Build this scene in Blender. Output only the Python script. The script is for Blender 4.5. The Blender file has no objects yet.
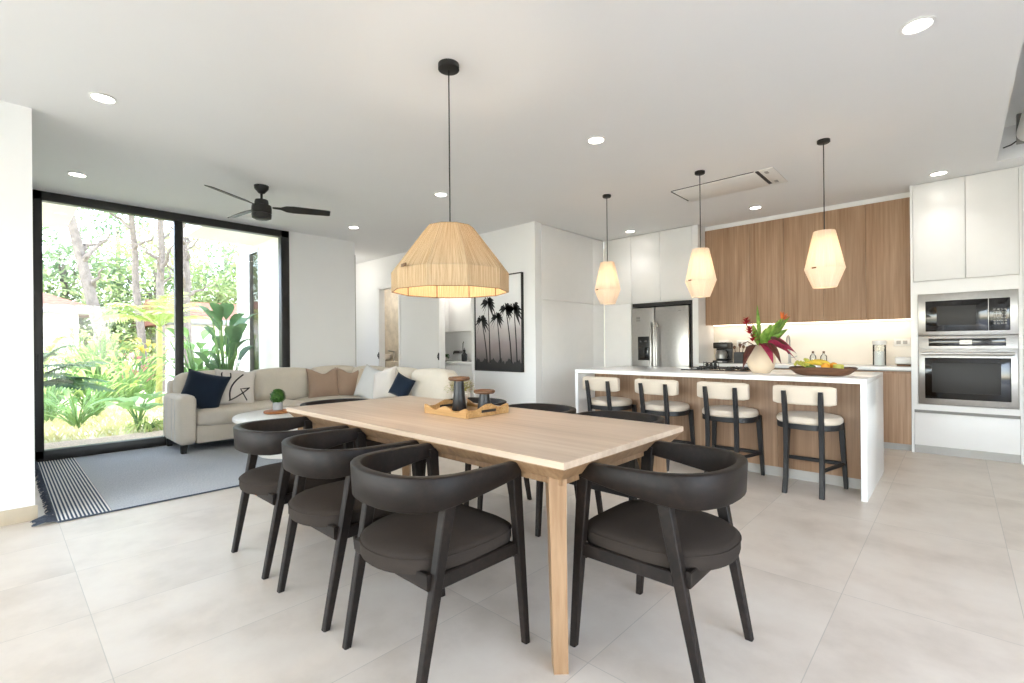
import bpy, bmesh, math, random
from mathutils import Vector, Matrix, Euler
rnd = random.Random(7)
PI = math.pi
scene = bpy.context.scene
col = scene.collection

# ---------------------------------------------------------------- materials
class NT:
    def __init__(self, name):
        self.m = bpy.data.materials.new(name); self.m.use_nodes = True
        self.n = self.m.node_tree.nodes; self.l = self.m.node_tree.links
        self.p = self.n['Principled BSDF']; self.out = self.n['Material Output']
    def add(self, t, **kw):
        x = self.n.new(t)
        for k, v in kw.items(): setattr(x, k, v)
        return x
    def link(self, a, b): self.l.new(a, b)
    def coords(self, scale=(1, 1, 1)):
        c = self.add('ShaderNodeTexCoord'); mp = self.add('ShaderNodeMapping')
        mp.inputs['Scale'].default_value = scale
        self.link(c.outputs['Object'], mp.inputs['Vector'])
        return mp.outputs['Vector']
    def noise(self, vec, scale, detail=4, rough=.55):
        n = self.add('ShaderNodeTexNoise'); n.inputs['Scale'].default_value = scale
        n.inputs['Detail'].default_value = detail; n.inputs['Roughness'].default_value = rough
        self.link(vec, n.inputs['Vector']); return n.outputs['Fac']
    def ramp(self, fac, stops):
        r = self.add('ShaderNodeValToRGB'); e = r.color_ramp.elements
        while len(e) < len(stops): e.new(.5)
        for x, (pos, c) in zip(e, stops): x.position = pos; x.color = (*c, 1)
        self.link(fac, r.inputs['Fac']); return r.outputs['Color']
    def bump(self, fac, strength=.1, dist=.002):
        b = self.add('ShaderNodeBump'); b.inputs['Strength'].default_value = strength; b.inputs['Distance'].default_value = dist
        self.link(fac, b.inputs['Height']); self.link(b.outputs['Normal'], self.p.inputs['Normal'])
    def math(self, op, a, b=None):
        m = self.add('ShaderNodeMath', operation=op)
        for i, v in enumerate((a, b)):
            if v is None: continue
            if isinstance(v, (int, float)): m.inputs[i].default_value = v
            else: self.link(v, m.inputs[i])
        return m.outputs[0]
    def mix(self, fac, a, b):
        m = self.add('ShaderNodeMix', data_type='RGBA')
        for s, v in ((0, fac), (6, a), (7, b)):
            if isinstance(v, (int, float)): m.inputs[s].default_value = v
            elif isinstance(v, tuple): m.inputs[s].default_value = (*v, 1)
            else: self.link(v, m.inputs[s])
        return m.outputs[2]

def srgb(h):
    h = h.lstrip('#'); r = []
    for i in (0, 2, 4):
        c = int(h[i:i+2], 16) / 255
        r.append(c / 12.92 if c <= .04045 else ((c + .055) / 1.055) ** 2.4)
    return tuple(r)
def dark(c, k): return tuple(x * k for x in c)

def plain(name, hexc, rough=.5, metal=0., var=.05, scale=8., bump=0., spec=.5, coat=0.):
    t = NT(name); c = srgb(hexc)
    f = t.noise(t.coords(), scale)
    t.link(t.ramp(f, [(.3, dark(c, 1 - var)), (.7, tuple(min(1, x * (1 + var)) for x in c))]), t.p.inputs['Base Color'])
    t.p.inputs['Roughness'].default_value = rough; t.p.inputs['Metallic'].default_value = metal
    t.p.inputs['Specular IOR Level'].default_value = spec
    if coat: t.p.inputs['Coat Weight'].default_value = coat; t.p.inputs['Coat Roughness'].default_value = .15
    if bump: t.bump(t.noise(t.coords(), scale * 12), bump)
    return t.m
def wood(name, h1, h2, h3, axis='x', rough=.45, fine=60., board=0., spec=.4):
    t = NT(name); lo, hi = 1.2, fine
    sc = {'x': (lo, hi, hi), 'y': (hi, lo, hi), 'z': (hi, hi, lo)}[axis]
    f1 = t.noise(t.coords(sc), 1., 5, .6)
    sc2 = tuple(x * .12 if x == hi else x * .5 for x in sc)
    f2 = t.noise(t.coords(sc2), 1., 3, .5)
    f = t.math('ADD', t.math('MULTIPLY', f1, .55), t.math('MULTIPLY', f2, .45))
    c = t.ramp(f, [(.33, srgb(h1)), (.5, srgb(h2)), (.66, srgb(h3))])
    if board:
        # laminated staves of slightly different tone
        s = t.add('ShaderNodeSeparateXYZ'); t.link(t.coords(), s.inputs[0])
        st = t.math('FLOOR', t.math('DIVIDE', s.outputs['XYZ'.index(board[0].upper())], board[1]))
        wn = t.add('ShaderNodeTexWhiteNoise', noise_dimensions='1D'); t.link(st, wn.inputs['W'])
        c = t.mix(t.math('MULTIPLY', wn.outputs['Value'], .34), c, srgb(h1))
    t.link(c, t.p.inputs['Base Color'])
    t.p.inputs['Roughness'].default_value = rough; t.p.inputs['Specular IOR Level'].default_value = spec
    t.bump(f1, .08, .001)
    return t.m
def fabric(name, hexc, scale=420., var=.12, rough=.95, sheen=.15):
    t = NT(name); c = srgb(hexc)
    f = t.noise(t.coords(), scale, 2, .7); g = t.noise(t.coords(), 6., 3)
    k = t.math('ADD', t.math('MULTIPLY', f, .7), t.math('MULTIPLY', g, .3))
    cc = t.ramp(k, [(.35, dark(c, 1 - var)), (.65, tuple(min(1, x * (1 + var)) for x in c))])
    t.link(cc, t.p.inputs['Base Color']); t.p.inputs['Roughness'].default_value = rough
    t.p.inputs['Specular IOR Level'].default_value = .15; t.p.inputs['Sheen Weight'].default_value = sheen
    t.bump(f, .25, .002); return t.m
def emit(name, hexc, strength):
    t = NT(name); t.p.inputs['Emission Color'].default_value = (*srgb(hexc), 1)
    t.p.inputs['Base Color'].default_value = (*srgb(hexc), 1)
    t.p.inputs['Emission Strength'].default_value = strength; return t.m
def glass(name, tint=(1, 1, 1), gloss=.08):
    t = NT(name); tr = t.add('ShaderNodeBsdfTransparent'); gl = t.add('ShaderNodeBsdfGlossy'); mx = t.add('ShaderNodeMixShader')
    tr.inputs[0].default_value = (*tint, 1); gl.inputs['Roughness'].default_value = .02
    lw = t.add('ShaderNodeFresnel'); lw.inputs['IOR'].default_value = 1.35
    t.link(t.math('MULTIPLY', lw.outputs[0], gloss * 12), mx.inputs[0])
    t.link(tr.outputs[0], mx.inputs[1]); t.link(gl.outputs[0], mx.inputs[2]); t.link(mx.outputs[0], t.out.inputs['Surface']); return t.m
def leafmat(name, h1, h2, scale=1.5, trans=.35, rough=.5):
    t = NT(name); f = t.noise(t.coords(), scale, 3)
    c = t.ramp(f, [(.35, srgb(h1)), (.65, srgb(h2))])
    t.link(c, t.p.inputs['Base Color']); t.p.inputs['Roughness'].default_value = rough
    tl = t.add('ShaderNodeBsdfTranslucent'); t.link(c, tl.inputs[0]); mx = t.add('ShaderNodeMixShader'); mx.inputs[0].default_value = trans
    t.link(t.p.outputs[0], mx.inputs[1]); t.link(tl.outputs[0], mx.inputs[2]); t.link(mx.outputs[0], t.out.inputs['Surface']); return t.m
def cordmat(name, h1, h2, n, trans=.45):
    # cord wound from rim to rim: fine threads running around the shade's axis
    t = NT(name); c = t.add('ShaderNodeTexCoord'); s = t.add('ShaderNodeSeparateXYZ'); t.link(c.outputs['Object'], s.inputs[0])
    a = t.math('ARCTAN2', s.outputs[1], s.outputs[0])
    w = t.math('SINE', t.math('MULTIPLY', a, n))
    cv = t.add('ShaderNodeCombineXYZ'); t.link(t.math('MULTIPLY', a, 26.), cv.inputs[0]); t.link(t.math('MULTIPLY', s.outputs[2], 2.), cv.inputs[1])
    nz = t.noise(cv.outputs[0], 2., 4, .7)
    k = t.math('ADD', t.math('MULTIPLY', w, .13), nz)
    cc = t.ramp(k, [(.3, srgb(h1)), (.66, srgb(h2))])
    t.link(cc, t.p.inputs['Base Color']); t.p.inputs['Roughness'].default_value = .9; t.p.inputs['Specular IOR Level'].default_value = .1
    t.bump(k, .4, .003)
    tl = t.add('ShaderNodeBsdfTranslucent'); t.link(cc, tl.inputs[0]); mx = t.add('ShaderNodeMixShader'); mx.inputs[0].default_value = trans
    t.link(t.p.outputs[0], mx.inputs[1]); t.link(tl.outputs[0], mx.inputs[2]); t.link(mx.outputs[0], t.out.inputs['Surface']); return t.m

def tilemat():
    t = NT('floor_tile'); v = t.coords()
    s = t.add('ShaderNodeSeparateXYZ'); t.link(v, s.inputs[0])
    ux = t.math('DIVIDE', t.math('ADD', s.outputs[0], 20 * .6 - .2), .6); uy = t.math('DIVIDE', t.math('ADD', s.outputs[1], 12 - .27), 1.2)
    fx = t.math('FRACT', ux); fy = t.math('FRACT', uy)
    gx = t.math('ABSOLUTE', t.math('SUBTRACT', fx, .5)); gy = t.math('ABSOLUTE', t.math('SUBTRACT', fy, .5))
    j = t.math('MAXIMUM', t.math('GREATER_THAN', gx, .5 - .0026), t.math('GREATER_THAN', gy, .5 - .0013))
    cv = t.add('ShaderNodeCombineXYZ'); t.link(t.math('FLOOR', ux), cv.inputs[0]); t.link(t.math('FLOOR', uy), cv.inputs[1])
    wn = t.add('ShaderNodeTexWhiteNoise', noise_dimensions='3D'); t.link(cv.outputs[0], wn.inputs['Vector'])
    va = t.add('ShaderNodeVectorMath', operation='ADD'); t.link(v, va.inputs[0])
    vs = t.add('ShaderNodeVectorMath', operation='SCALE'); t.link(wn.outputs['Color'], vs.inputs[0]); vs.inputs['Scale'].default_value = 9.
    t.link(vs.outputs[0], va.inputs[1])
    n1 = t.noise(va.outputs[0], 2.6, 6, .6)
    c = t.ramp(n1, [(.28, srgb('#c9bcae')), (.5, srgb('#d9cdc0')), (.75, srgb('#e2d8cc'))])
    c2 = t.mix(t.math('MULTIPLY', j, .55), c, srgb('#a39c92'))
    t.link(c2, t.p.inputs['Base Color']); t.p.inputs['Roughness'].default_value = .38; t.p.inputs['Specular IOR Level'].default_value = .4
    return t.m

M = dict(
    wall=plain('wall_paint', '#f2f2f1', .85, var=.008, scale=2),
    ceil=plain('ceiling_paint', '#f2f2f2', .9, var=.006, scale=2),
    floor=tilemat(),
    base=plain('baseboard_tile', '#cdbda3', .45, var=.08, scale=5),
    black=plain('black_aluminium', '#2b2a2a', .4, .2, var=.06),
    blackm=plain('black_metal', '#222120', .45, .3, var=.08),
    glass=glass('window_glass'),
    white=plain('white_lacquer', '#f0efed', .35, var=.01),
    gapm=plain('shadow_gap', '#8f8d89', .6),
    plinth=plain('grey_plinth', '#b2afaa', .4, .1),
    quartz=plain('white_quartz', '#f3f2f0', .18, var=.012, scale=5),
    splash=plain('cream_stone', '#e9e0d2', .25, var=.03, scale=3),
    oak=wood('oak_panel', '#8b6c53', '#ab8a6e', '#c2a488', 'z', .5, 46., board=('x', .13)),
    table=wood('table_oak', '#b29b85', '#c4ad97', '#d2bfab', 'x', .38, 30., spec=.5),
    toak_shade=wood('table_oak_shaded', '#74573e', '#8c6c4d', '#a28262', 'z', .45, 40.),  # table oak darkened, painting in the shade on legs and underside
    dwood=wood('dark_stained_wood', '#100c09', '#1b1410', '#271e19', 'x', .5, 50., spec=.25),
    dfab=fabric('charcoal_fabric', '#37302b', 520., .2, sheen=0.),
    cream=fabric('cream_fabric', '#d4c6b4', 380., .06),
    sofa=fabric('sofa_linen', '#d6cbbb', 300., .07),
    sofaback=fabric('sofa_back_linen', '#d6cbba', 300., .07),
    navy=fabric('navy_fabric', '#1b2533', 420., .2),
    brownf=fabric('brown_linen', '#a48a76', 420., .12),
    beigef=fabric('beige_linen', '#cdb99f', 420., .1),
    greyf=fabric('light_grey_fabric', '#cfcdc8', 420., .06),
    creamp=fabric('off_white_fabric', '#ded5cb', 420., .06),
    steel=plain('brushed_steel', '#b7b5b2', .3, .9, var=.05, scale=30),
    steeld=plain('dull_steel', '#8d8b88', .35, .9, var=.06, scale=30),
    bglass=plain('black_glass', '#0e0d0d', .08, var=.1, coat=.3),
    bplas=plain('black_plastic', '#191818', .35, var=.1),
    wplas=plain('white_plastic', '#f1efeb', .4, var=.01),
    dispf=plain('dark_cavity', '#262423', .5),
    stoolw=plain('stool_black_wood', '#1d1d1f', .42, var=.12, scale=20),
    rim=plain('lamp_trim_white', '#f4f3f1', .5),
    light=emit('lamp_disc', '#fffaf2', 14.),
    led=emit('led_strip', '#ffeed6', 4.),
    bulb=emit('warm_bulb', '#ffcf8e', 30.),
    cord=cordmat('jute_cord', '#a98c68', '#dcc8a8', 360., .30),
    cordw=cordmat('white_cord', '#d9cdbd', '#f5eee4', 160., .42),
    brass=plain('leather_tag', '#6f4f30', .5),
    traywood=wood('tray_mango_wood', '#8c663e', '#b08956', '#c8a474', 'x', .5, 90.),
    capw=wood('candle_top_wood', '#47301f', '#64462f', '#7d5c42', 'x', .5, 40.),
    ebony=plain('ebonised_wood', '#1e1f22', .4, var=.15, scale=30),
    ceram=plain('cream_ceramic', '#e4cfb3', .45, var=.05, scale=6),
    wceram=plain('white_ceramic', '#efe9e0', .4, var=.02),
    bowlw=wood('bowl_wood', '#3f2a1e', '#5c3f2d', '#7c573e', 'x', .55, 30.),
    terr=wood('orange_wood_board', '#8e5730', '#b0713f', '#c38650', 'x', .5, 30.),
    concrete=plain('grey_concrete_pot', '#b9babb', .7, var=.1, scale=20),
    stucco=plain('exterior_render', '#f0ede6', .9, var=.02),
    rooft=None, gravel=plain('pale_gravel', '#cdb7a4', .95, var=.25, scale=40, bump=.5),
    bark=plain('pale_bark', '#6f665e', .9, var=.3, scale=9, bump=.4),
    palmbark=plain('palm_stem', '#a8a565', .8, var=.2, scale=12),
    leafA=leafmat('leaf_light', '#9db568', '#cfdd8f'),
    leafB=leafmat('leaf_mid', '#64904f', '#9dbd76'),
    leafC=leafmat('leaf_dark', '#3f6340', '#6f9460'),
    leafD=leafmat('leaf_tree', '#8ea36c', '#c3cf98', .6),
    leafE=leafmat('leaf_tree_dark', '#6f8764', '#a5b78b', .6),
    leafY=leafmat('leaf_yellow', '#b9a748', '#d9c96c'),
    leafP=leafmat('leaf_pink', '#b06a70', '#d99a98'),
    grassm=leafmat('grass_pale', '#c4bd84', '#ddd6a8'),
    redleaf=leafmat('burgundy_leaf', '#7d1232', '#b32b52', 14., .2),
    brownleaf=leafmat('maroon_brown_leaf', '#4a2320', '#6b3a2c', 14., .15),
    redfl=plain('red_bracts', '#a5101f', .5, var=.2, scale=30),
    orangefl=plain('orange_petals', '#e2702a', .5, var=.15, scale=30),
    greenfl=leafmat('bright_green_leaf', '#5c8a2a', '#a3c35a', 14., .3),
    banana=plain('banana_skin', '#d6b437', .5, var=.1, scale=20),
    grape=plain('green_fruit', '#b2b04a', .4, var=.15, scale=20),
    orange=plain('orange_fruit', '#e39a2d', .45, var=.08, scale=60, bump=.2),
    gfruit=plain('dark_green_fruit', '#4d6428', .5, var=.2, scale=20),
    clear=glass('clear_glass', (.93, .95, .95), .1),
    textured=plain('beige_stone_wall', '#cfc6b6', .9, var=.16, scale=7),
    coffee=plain('white_table_stone', '#ece7de', .4, var=.03),
    ground=None, terrace=plain('bounce_terrace_stone', '#85868a', .8, var=.05, scale=3),
)
def roofmat():
    t = NT('clay_roof_tiles'); v = t.coords()
    s = t.add('ShaderNodeSeparateXYZ'); t.link(v, s.inputs[0])
    n = t.noise(v, 9., 4)
    r = t.math('FRACT', t.math('MULTIPLY', s.outputs[0], 2.8))
    k = t.math('ADD', t.math('MULTIPLY', r, .25), n)
    t.link(t.ramp(k, [(.35, srgb('#553527')), (.6, srgb('#80533f')), (.85, srgb('#996b56'))]), t.p.inputs['Base Color']); t.p.inputs['Roughness'].default_value = .9
    return t.m
M['rooft'] = roofmat()
def groundmat():
    t = NT('garden_soil_grass'); n = t.noise(t.coords(), 1.3, 6, .65)
    t.link(t.ramp(n, [(.35, srgb('#b0a77a')), (.5, srgb('#cbc49a')), (.65, srgb('#d2c0aa'))]), t.p.inputs['Base Color']); t.p.inputs['Roughness'].default_value = 1.
    t.bump(t.noise(t.coords(), 30.), .5, .02); return t.m
M['ground'] = groundmat()
def rugmat():
    t = NT('flatweave_rug'); v = t.coords(); s = t.add('ShaderNodeSeparateXYZ'); t.link(v, s.inputs[0])
    y = s.outputs[1]
    st = t.math('LESS_THAN', t.math('FRACT', t.math('DIVIDE', y, .021)), .52)
    band = t.math('LESS_THAN', y, .548)
    n = t.noise(t.coords((300, 60, 1)), 1., 3, .7); n2 = t.noise(t.coords((25, 180, 1)), 1., 3, .7)
    body = t.ramp(t.math('ADD', t.math('MULTIPLY', n, .5), t.math('MULTIPLY', n2, .5)), [(.38, srgb('#9ea3aa')), (.62, srgb('#c6c8ca'))])
    sc = t.mix(st, srgb('#dcdad6'), srgb('#3d4a5c'))
    t.link(t.mix(band, body, sc), t.p.inputs['Base Color']); t.p.inputs['Roughness'].default_value = 1.; t.p.inputs['Specular IOR Level'].default_value = .1
    t.bump(n2, .4, .003); return t.m
M['rug'] = rugmat()
def printmat():
    t = NT('palm_photo_print'); v = t.coords(); s = t.add('ShaderNodeSeparateXYZ'); t.link(v, s.inputs[0])
    z = s.outputs[2]; n = t.noise(v, 4., 4)
    k = t.math('ADD', t.math('MULTIPLY', z, .72), t.math('MULTIPLY', n, .12))
    t.link(t.ramp(k, [(.02, srgb('#3a3838')), (.15, srgb('#5c5554')), (.32, srgb('#8d8281')), (.48, srgb('#b9b1b0')), (.62, srgb('#e0dfdf')), (.9, srgb('#f4f4f4'))]), t.p.inputs['Base Color'])
    t.p.inputs['Roughness'].default_value = .5; return t.m
M['print'] = printmat()
M['ink'] = plain('print_ink', '#262526', .6)
M['stripe'] = plain('black_print_line', '#3b3330', .9)
M['navyfr'] = fabric('navy_yarn', '#474d58', 300., .3)

# ---------------------------------------------------------------- mesh builder
class MB:
    def __init__(self): self.bm = bmesh.new()
    def _merge(self, t, mat=None):
        if mat is not None: bmesh.ops.transform(t, matrix=mat, verts=t.verts)
        me = bpy.data.meshes.new('tmp'); t.to_mesh(me); t.free(); self.bm.from_mesh(me); bpy.data.meshes.remove(me); return self
    def box(self, x0, x1, y0, y1, z0, z1, bev=0., seg=2, mat=None):
        t = bmesh.new(); bmesh.ops.create_cube(t, size=1)
        sx, sy, sz = x1 - x0, y1 - y0, z1 - z0
        for v in t.verts: v.co = Vector(((v.co.x + .5) * sx + x0, (v.co.y + .5) * sy + y0, (v.co.z + .5) * sz + z0))
        if bev: bmesh.ops.bevel(t, geom=list(t.edges), offset=min(bev, .49 * min(abs(sx), abs(sy), abs(sz))), segments=seg, profile=.5, affect='EDGES')
        return self._merge(t, mat)
    def rings(self, rings, close=True, cap=True, loop=False):
        bm = self.bm; R = [[bm.verts.new(p) for p in r] for r in rings]
        n = len(rings[0]); m = len(R)
        for i in range(m if loop else m - 1):
            a, b = R[i], R[(i + 1) % m]
            for j in range(n if close else n - 1):
                k = (j + 1) % n
                try: bm.faces.new((a[j], a[k], b[k], b[j]))
                except ValueError: pass
        if cap and not loop and n > 2:
            for r, rev in ((R[0], True), (R[-1], False)):
                try: bm.faces.new(r[::-1] if rev else r)
                except ValueError: pass
        return self
    def lathe(self, prof, c=(0, 0, 0), seg=24, cap=True, phase=0.):
        return self.rings([[(c[0] + r * math.cos(2*PI*j/seg + phase), c[1] + r * math.sin(2*PI*j/seg + phase), c[2] + z) for j in range(seg)] for r, z in prof], cap=cap)
    def tube(self, pts, rad, seg=10, cap=True, loop=False):
        P = [Vector(p) for p in pts]; n = len(P); rs = rad if isinstance(rad, (list, tuple)) else [rad] * n
        out = []; up = None
        for i in range(n):
            if loop: d = (P[(i + 1) % n] - P[i - 1])
            else: d = P[min(i + 1, n - 1)] - P[max(i - 1, 0)]
            d.normalize()
            if up is None:
                up = Vector((0, 0, 1)) if abs(d.z) < .9 else Vector((1, 0, 0))
            a = d.cross(up).normalized(); up = a.cross(d).normalized()
            out.append([P[i] + (a * math.cos(2*PI*j/seg) + up * math.sin(2*PI*j/seg)) * rs[i] for j in range(seg)])
        return self.rings(out, cap=cap, loop=loop)
    def bar(self, p0, p1, w0, d0, w1=None, d1=None, xdir=(1, 0, 0), bev=.004):
        # tapering four-sided bar with eased edges; w along xdir, d across it, level end cuts
        w1 = w0 if w1 is None else w1; d1 = d0 if d1 is None else d1
        p0, p1 = Vector(p0), Vector(p1); x = Vector(xdir); x.normalize(); y = Vector((0, 0, 1)).cross(x)
        if abs((p1 - p0).normalized().z) < .5:
            ax = (p1 - p0).normalized(); x = Vector((0, 0, 1)); y = ax.cross(x).normalized()
        def ring(p, w, d):
            b = min(bev, w * .3, d * .3); w /= 2; d /= 2
            q = [(w - b, -d), (w, -d + b), (w, d - b), (w - b, d), (-w + b, d), (-w, d - b), (-w, -d + b), (-w + b, -d)]
            return [p + x * a + y * c for a, c in q]
        return self.rings([ring(p0, w0, d0), ring(p1, w1, d1)])
    def prism(self, poly, z0, z1, bev=0., mat=None, seg=3):
        t = bmesh.new(); b = [t.verts.new((x, y, z0)) for x, y in poly]; u = [t.verts.new((x, y, z1)) for x, y in poly]; n = len(poly)
        t.faces.new(b[::-1]); t.faces.new(u)
        for i in range(n): t.faces.new((b[i], b[(i+1) % n], u[(i+1) % n], u[i]))
        if bev:
            e = [x for x in t.edges if abs(x.verts[0].co.z - x.verts[1].co.z) < 1e-6]
            bmesh.ops.bevel(t, geom=e, offset=bev, segments=seg, profile=.5, affect='EDGES')
        bmesh.ops.recalc_face_normals(t, faces=t.faces)
        return self._merge(t, mat)
    def ball(self, c, r, sx=1, sy=1, sz=1, u=14, v=9):
        return self.rings([[(c[0] + r*sx*math.sin(a)*math.cos(2*PI*j/u), c[1] + r*sy*math.sin(a)*math.sin(2*PI*j/u), c[2] - r*sz*math.cos(a)) for j in range(u)] for a in [PI*(i+.35)/(v-.3) for i in range(v)]])
    def blade(self, p, d, up, L, W, droop=.3, n=6, fold=.15, tip=.0, wide=.45):
        # a leaf: folded, curving strip with real outline
        p = Vector(p); d = Vector(d).normalized(); up = Vector(up)
        s = d.cross(up)
        if s.length < 1e-3: s = Vector((1, 0, 0))
        s.normalize(); u = s.cross(d).normalized(); bm = self.bm; prev = None
        for i in range(n + 1):
            t = i / n
            w = W * .5 * max(.02, (math.sin(PI * min(1, t ** (math.log(.5) / math.log(wide))))) if 0 < t < 1 else (.06 if t == 0 else tip))
            q = p + d * (L * t) + Vector((0, 0, -1)) * (droop * L * t * t)
            row = [bm.verts.new(q + s * w + u * w * fold), bm.verts.new(q), bm.verts.new(q - s * w + u * w * fold)]
            if prev:
                bm.faces.new((prev[0], prev[1], row[1], row[0])); bm.faces.new((prev[1], prev[2], row[2], row[1]))
            prev = row
        return self
    def build(self, name, mat, parent=None, angle=38, flat=False):
        me = bpy.data.meshes.new(name); bm = self.bm
        bmesh.ops.recalc_face_normals(bm, faces=bm.faces)
        bm.to_mesh(me); bm.free()
        if not flat:
            me.polygons.foreach_set('use_smooth', [True] * len(me.polygons)); me.set_sharp_from_angle(angle=math.radians(angle))
        me.materials.append(mat); o = bpy.data.objects.new(name, me); col.objects.link(o)
        if parent: o.parent = parent
        return o

def tag(o, label, cat, group=None, kind=None):
    o['label'] = label; o['category'] = cat
    if group: o['group'] = group
    if kind: o['kind'] = kind
    return o
def thing(name, label, cat, loc=(0, 0, 0), rz=0., group=None):
    o = bpy.data.objects.new(name, None); o.empty_display_size = .1; col.objects.link(o)
    o.location = loc; o.rotation_euler = (0, 0, rz); return tag(o, label, cat, group)
def dup(root, loc=None, rz=None, label=None):
    r = root.copy(); col.objects.link(r)
    if loc is not None: r.location = loc
    if rz is not None: r.rotation_euler = (0, 0, rz)
    if label: r['label'] = label
    for ch in list(root.children):
        c = ch.copy(); col.objects.link(c); c.parent = r
        for g in list(ch.children):
            d = g.copy(); col.objects.link(d); d.parent = c
    return r
def struct(o): o['kind'] = 'structure'; return o
def sbox(name, b, mat, bev=0., parent=None):
    o = MB().box(*b, bev=bev).build(name, mat, parent)
    return o if parent else struct(o)

# ---------------------------------------------------------------- setting
CZ = 2.83; XW = -6.97
f = MB(); f.box(-7.12, 2.4, -6.6, 8.2, -.06, 0).box(-9.6, -7.12, 3.1, 8.2, -.06, 0)
struct(f.build('floor', M['floor']))
# ceiling with the skylight recess left open
RX0, RX1, RY0, RY1 = .28, 1.5, 2.2, 6.3
c = MB(); c.box(-7.12, RX0, -6.6, 8.2, CZ, CZ + .3).box(-9.7, -7.12, 3.05, 8.2, CZ, CZ + .3).box(RX1, 2.4, -6.6, 8.2, CZ, CZ + .3).box(RX0, RX1, -6.6, RY0, CZ, CZ + .3).box(RX0, RX1, RY1, 8.2, CZ, CZ + .3)
c.box(RX0 - .1, RX1 + .1, RY0 - .1, RY1 + .1, CZ + .3, CZ + .36)
struct(c.build('ceiling', M['ceil']))
w = MB(); w.box(-7.12, -4.65, -1.3, .165, 0, CZ)
struct(w.build('wall_left', M['wall']))
sbox('baseboard_left', (-4.65, -4.635, -1.3, .178, 0, .1), M['base'], .003)
w = MB(); w.box(XW - .15, XW, .165, .235, 0, CZ).box(XW - .15, XW, 2.835, 3.85, 0, CZ).box(XW - .15, XW, .235, 2.835, 2.822, CZ)
struct(w.build('wall_window_side', M['wall']))
# back wall with two doorways, and rooms behind
D1 = (-8.0, -7.3); D2 = (-6.2, -5.36); DH = 2.28; Y0, Y1 = 4.9, 5.0
w = MB(); w.box(-9.6, D1[0], Y0, Y1, 0, CZ).box(D1[0], D1[1], Y0, Y1, DH, CZ).box(D1[1], D2[0], Y0, Y1, 0, CZ).box(D2[0], D2[1], Y0, Y1, DH, CZ).box(D2[1], -4.73, Y0, Y1, 0, CZ).box(-4.73, -4.13, Y0, 5.04, 0, CZ)
struct(w.build('wall_picture_side', M['wall']))
sbox('wall_hall_end', (-9.7, -9.6, 3.0, 8.2, 0, CZ), M['wall'])
sbox('wall_bathroom', (-9.6, -7.2, 5.8, 5.9, 0, CZ), M['textured'])
sbox('wall_between_rooms', (-7.2, -7.1, 5.0, 5.9, 0, CZ), M['wall'])
sbox('wall_laundry', (-7.1, -4.73, 5.7, 5.8, 0, CZ), M['wall'])
sbox('wall_kitchen', (-4.8, 2.4, 7.2, 7.35, 0, CZ), M['splash'])
w = MB(); w.box(2.3, 2.4, 2.2, 7.35, 0, CZ).box(2.3, 2.4, -6.6, -.6, 0, CZ).box(2.3, 2.4, -.6, 2.2, 2.3, CZ)
struct(w.build('wall_right', M['wall']))
struct(MB().box(-7.12, 2.4, -6.6, -6.5, 2.7, CZ).build('wall_back', M['wall']))
sbox('path_terrace_bounce', (2.4, 9., -9., 8., -.09, -.05), M['terrace'])  # added out of view to bounce sunlight in through the right opening
sbox('wall_beside_oven', (.462, 2.3, 6.58, 7.2, 0, CZ), M['wall'])
for i, (a, b) in enumerate((D1, D2)):
    t = MB(); t.box(a - .02, a + .035, Y0 - .012, Y1 + .01, 0, DH, .003).box(b - .035, b + .02, Y0 - .012, Y1 + .01, 0, DH, .003).box(a - .02, b + .02, Y0 - .012, Y1 + .01, DH - .035, DH + .02, .003)
    tr = struct(t.build('trim_%d' % (i + 1), M['white']))
    h = MB(); h.box(a + .005, a + .03, Y0 - .02, Y0 - .01, .94, 1.06, .003).tube([(a + .018, Y0 - .03, 1.03), (a + .018, Y0 - .045, 1.0), (a + .018, Y0 - .03, .97)], .006, 6)
    h.build('latch', M['blackm'], tr)
sbox('trim_3', (XW - .02, XW + .004, 3.85, 3.862, 0, 2.62), M['plinth'])
# wing of the house outside the sliding door, with its tall window
w = MB(); w.box(-9.55, -9.1, 3.0, 3.1, -.1, 3.1).box(-9.1, -8.62, 3.0, 3.1, -.1, .6).box(-9.1, -8.62, 3.0, 3.1, 2.86, 3.1).box(-8.62, XW - .15, 3.0, 3.1, -.1, 3.1)
struct(w.build('wall_wing', M['stucco']))
w2 = struct(MB().box(-9.1, -9.06, 3.0, 3.06, .6, 2.86).box(-8.66, -8.62, 3.0, 3.06, .6, 2.86).box(-9.1, -8.62, 3.0, 3.06, 2.8, 2.86).box(-9.1, -8.62, 3.0, 3.06, .6, .66).build('window_2', M['steeld']))
MB().box(-9.06, -8.66, 3.03, 3.04, .66, 2.8).build('pane', M['glass'], w2)
e = MB(); e.box(-8.9, XW - .15, 2.0, 3.0, 2.92, 3.05).box(-7.75, XW - .15, .6, 2.0, 3.0, 3.1).box(-9.5, XW - .15, -6.6, .68, 2.92, 3.05)
struct(e.build('ceiling_eave', M['stucco']))
# sliding door / window wall
wf = MB()
ya, yb, za, zb = .237, 2.833, .03, 2.822
wf.box(XW - .1, XW + .01, ya, yb, 2.728, zb, .004).box(XW - .1, XW + .01, ya, yb, za - .03, .112, .004)
wf.box(XW - .1, XW + .01, ya, .318, za, zb, .004).box(XW - .1, XW + .01, 2.72, yb, za, zb, .004)
win = struct(wf.build('window_1', M['black']))
MB().box(XW - .09, XW - .02, 1.475, 1.56, .11, 2.73, .004).build('mullion', M['black'], win)
MB().box(XW - .06, XW - .054, .318, 1.49, .11, 2.73).build('pane', M['glass'], win)
MB().box(XW - .05, XW - .044, 1.55, 2.72, .11, 2.73).build('pane', M['glass'], win)
MB().box(XW + .008, XW + .02, .265, .285, .95, 1.12, .003).build('handle', M['bplas'], win)

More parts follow.
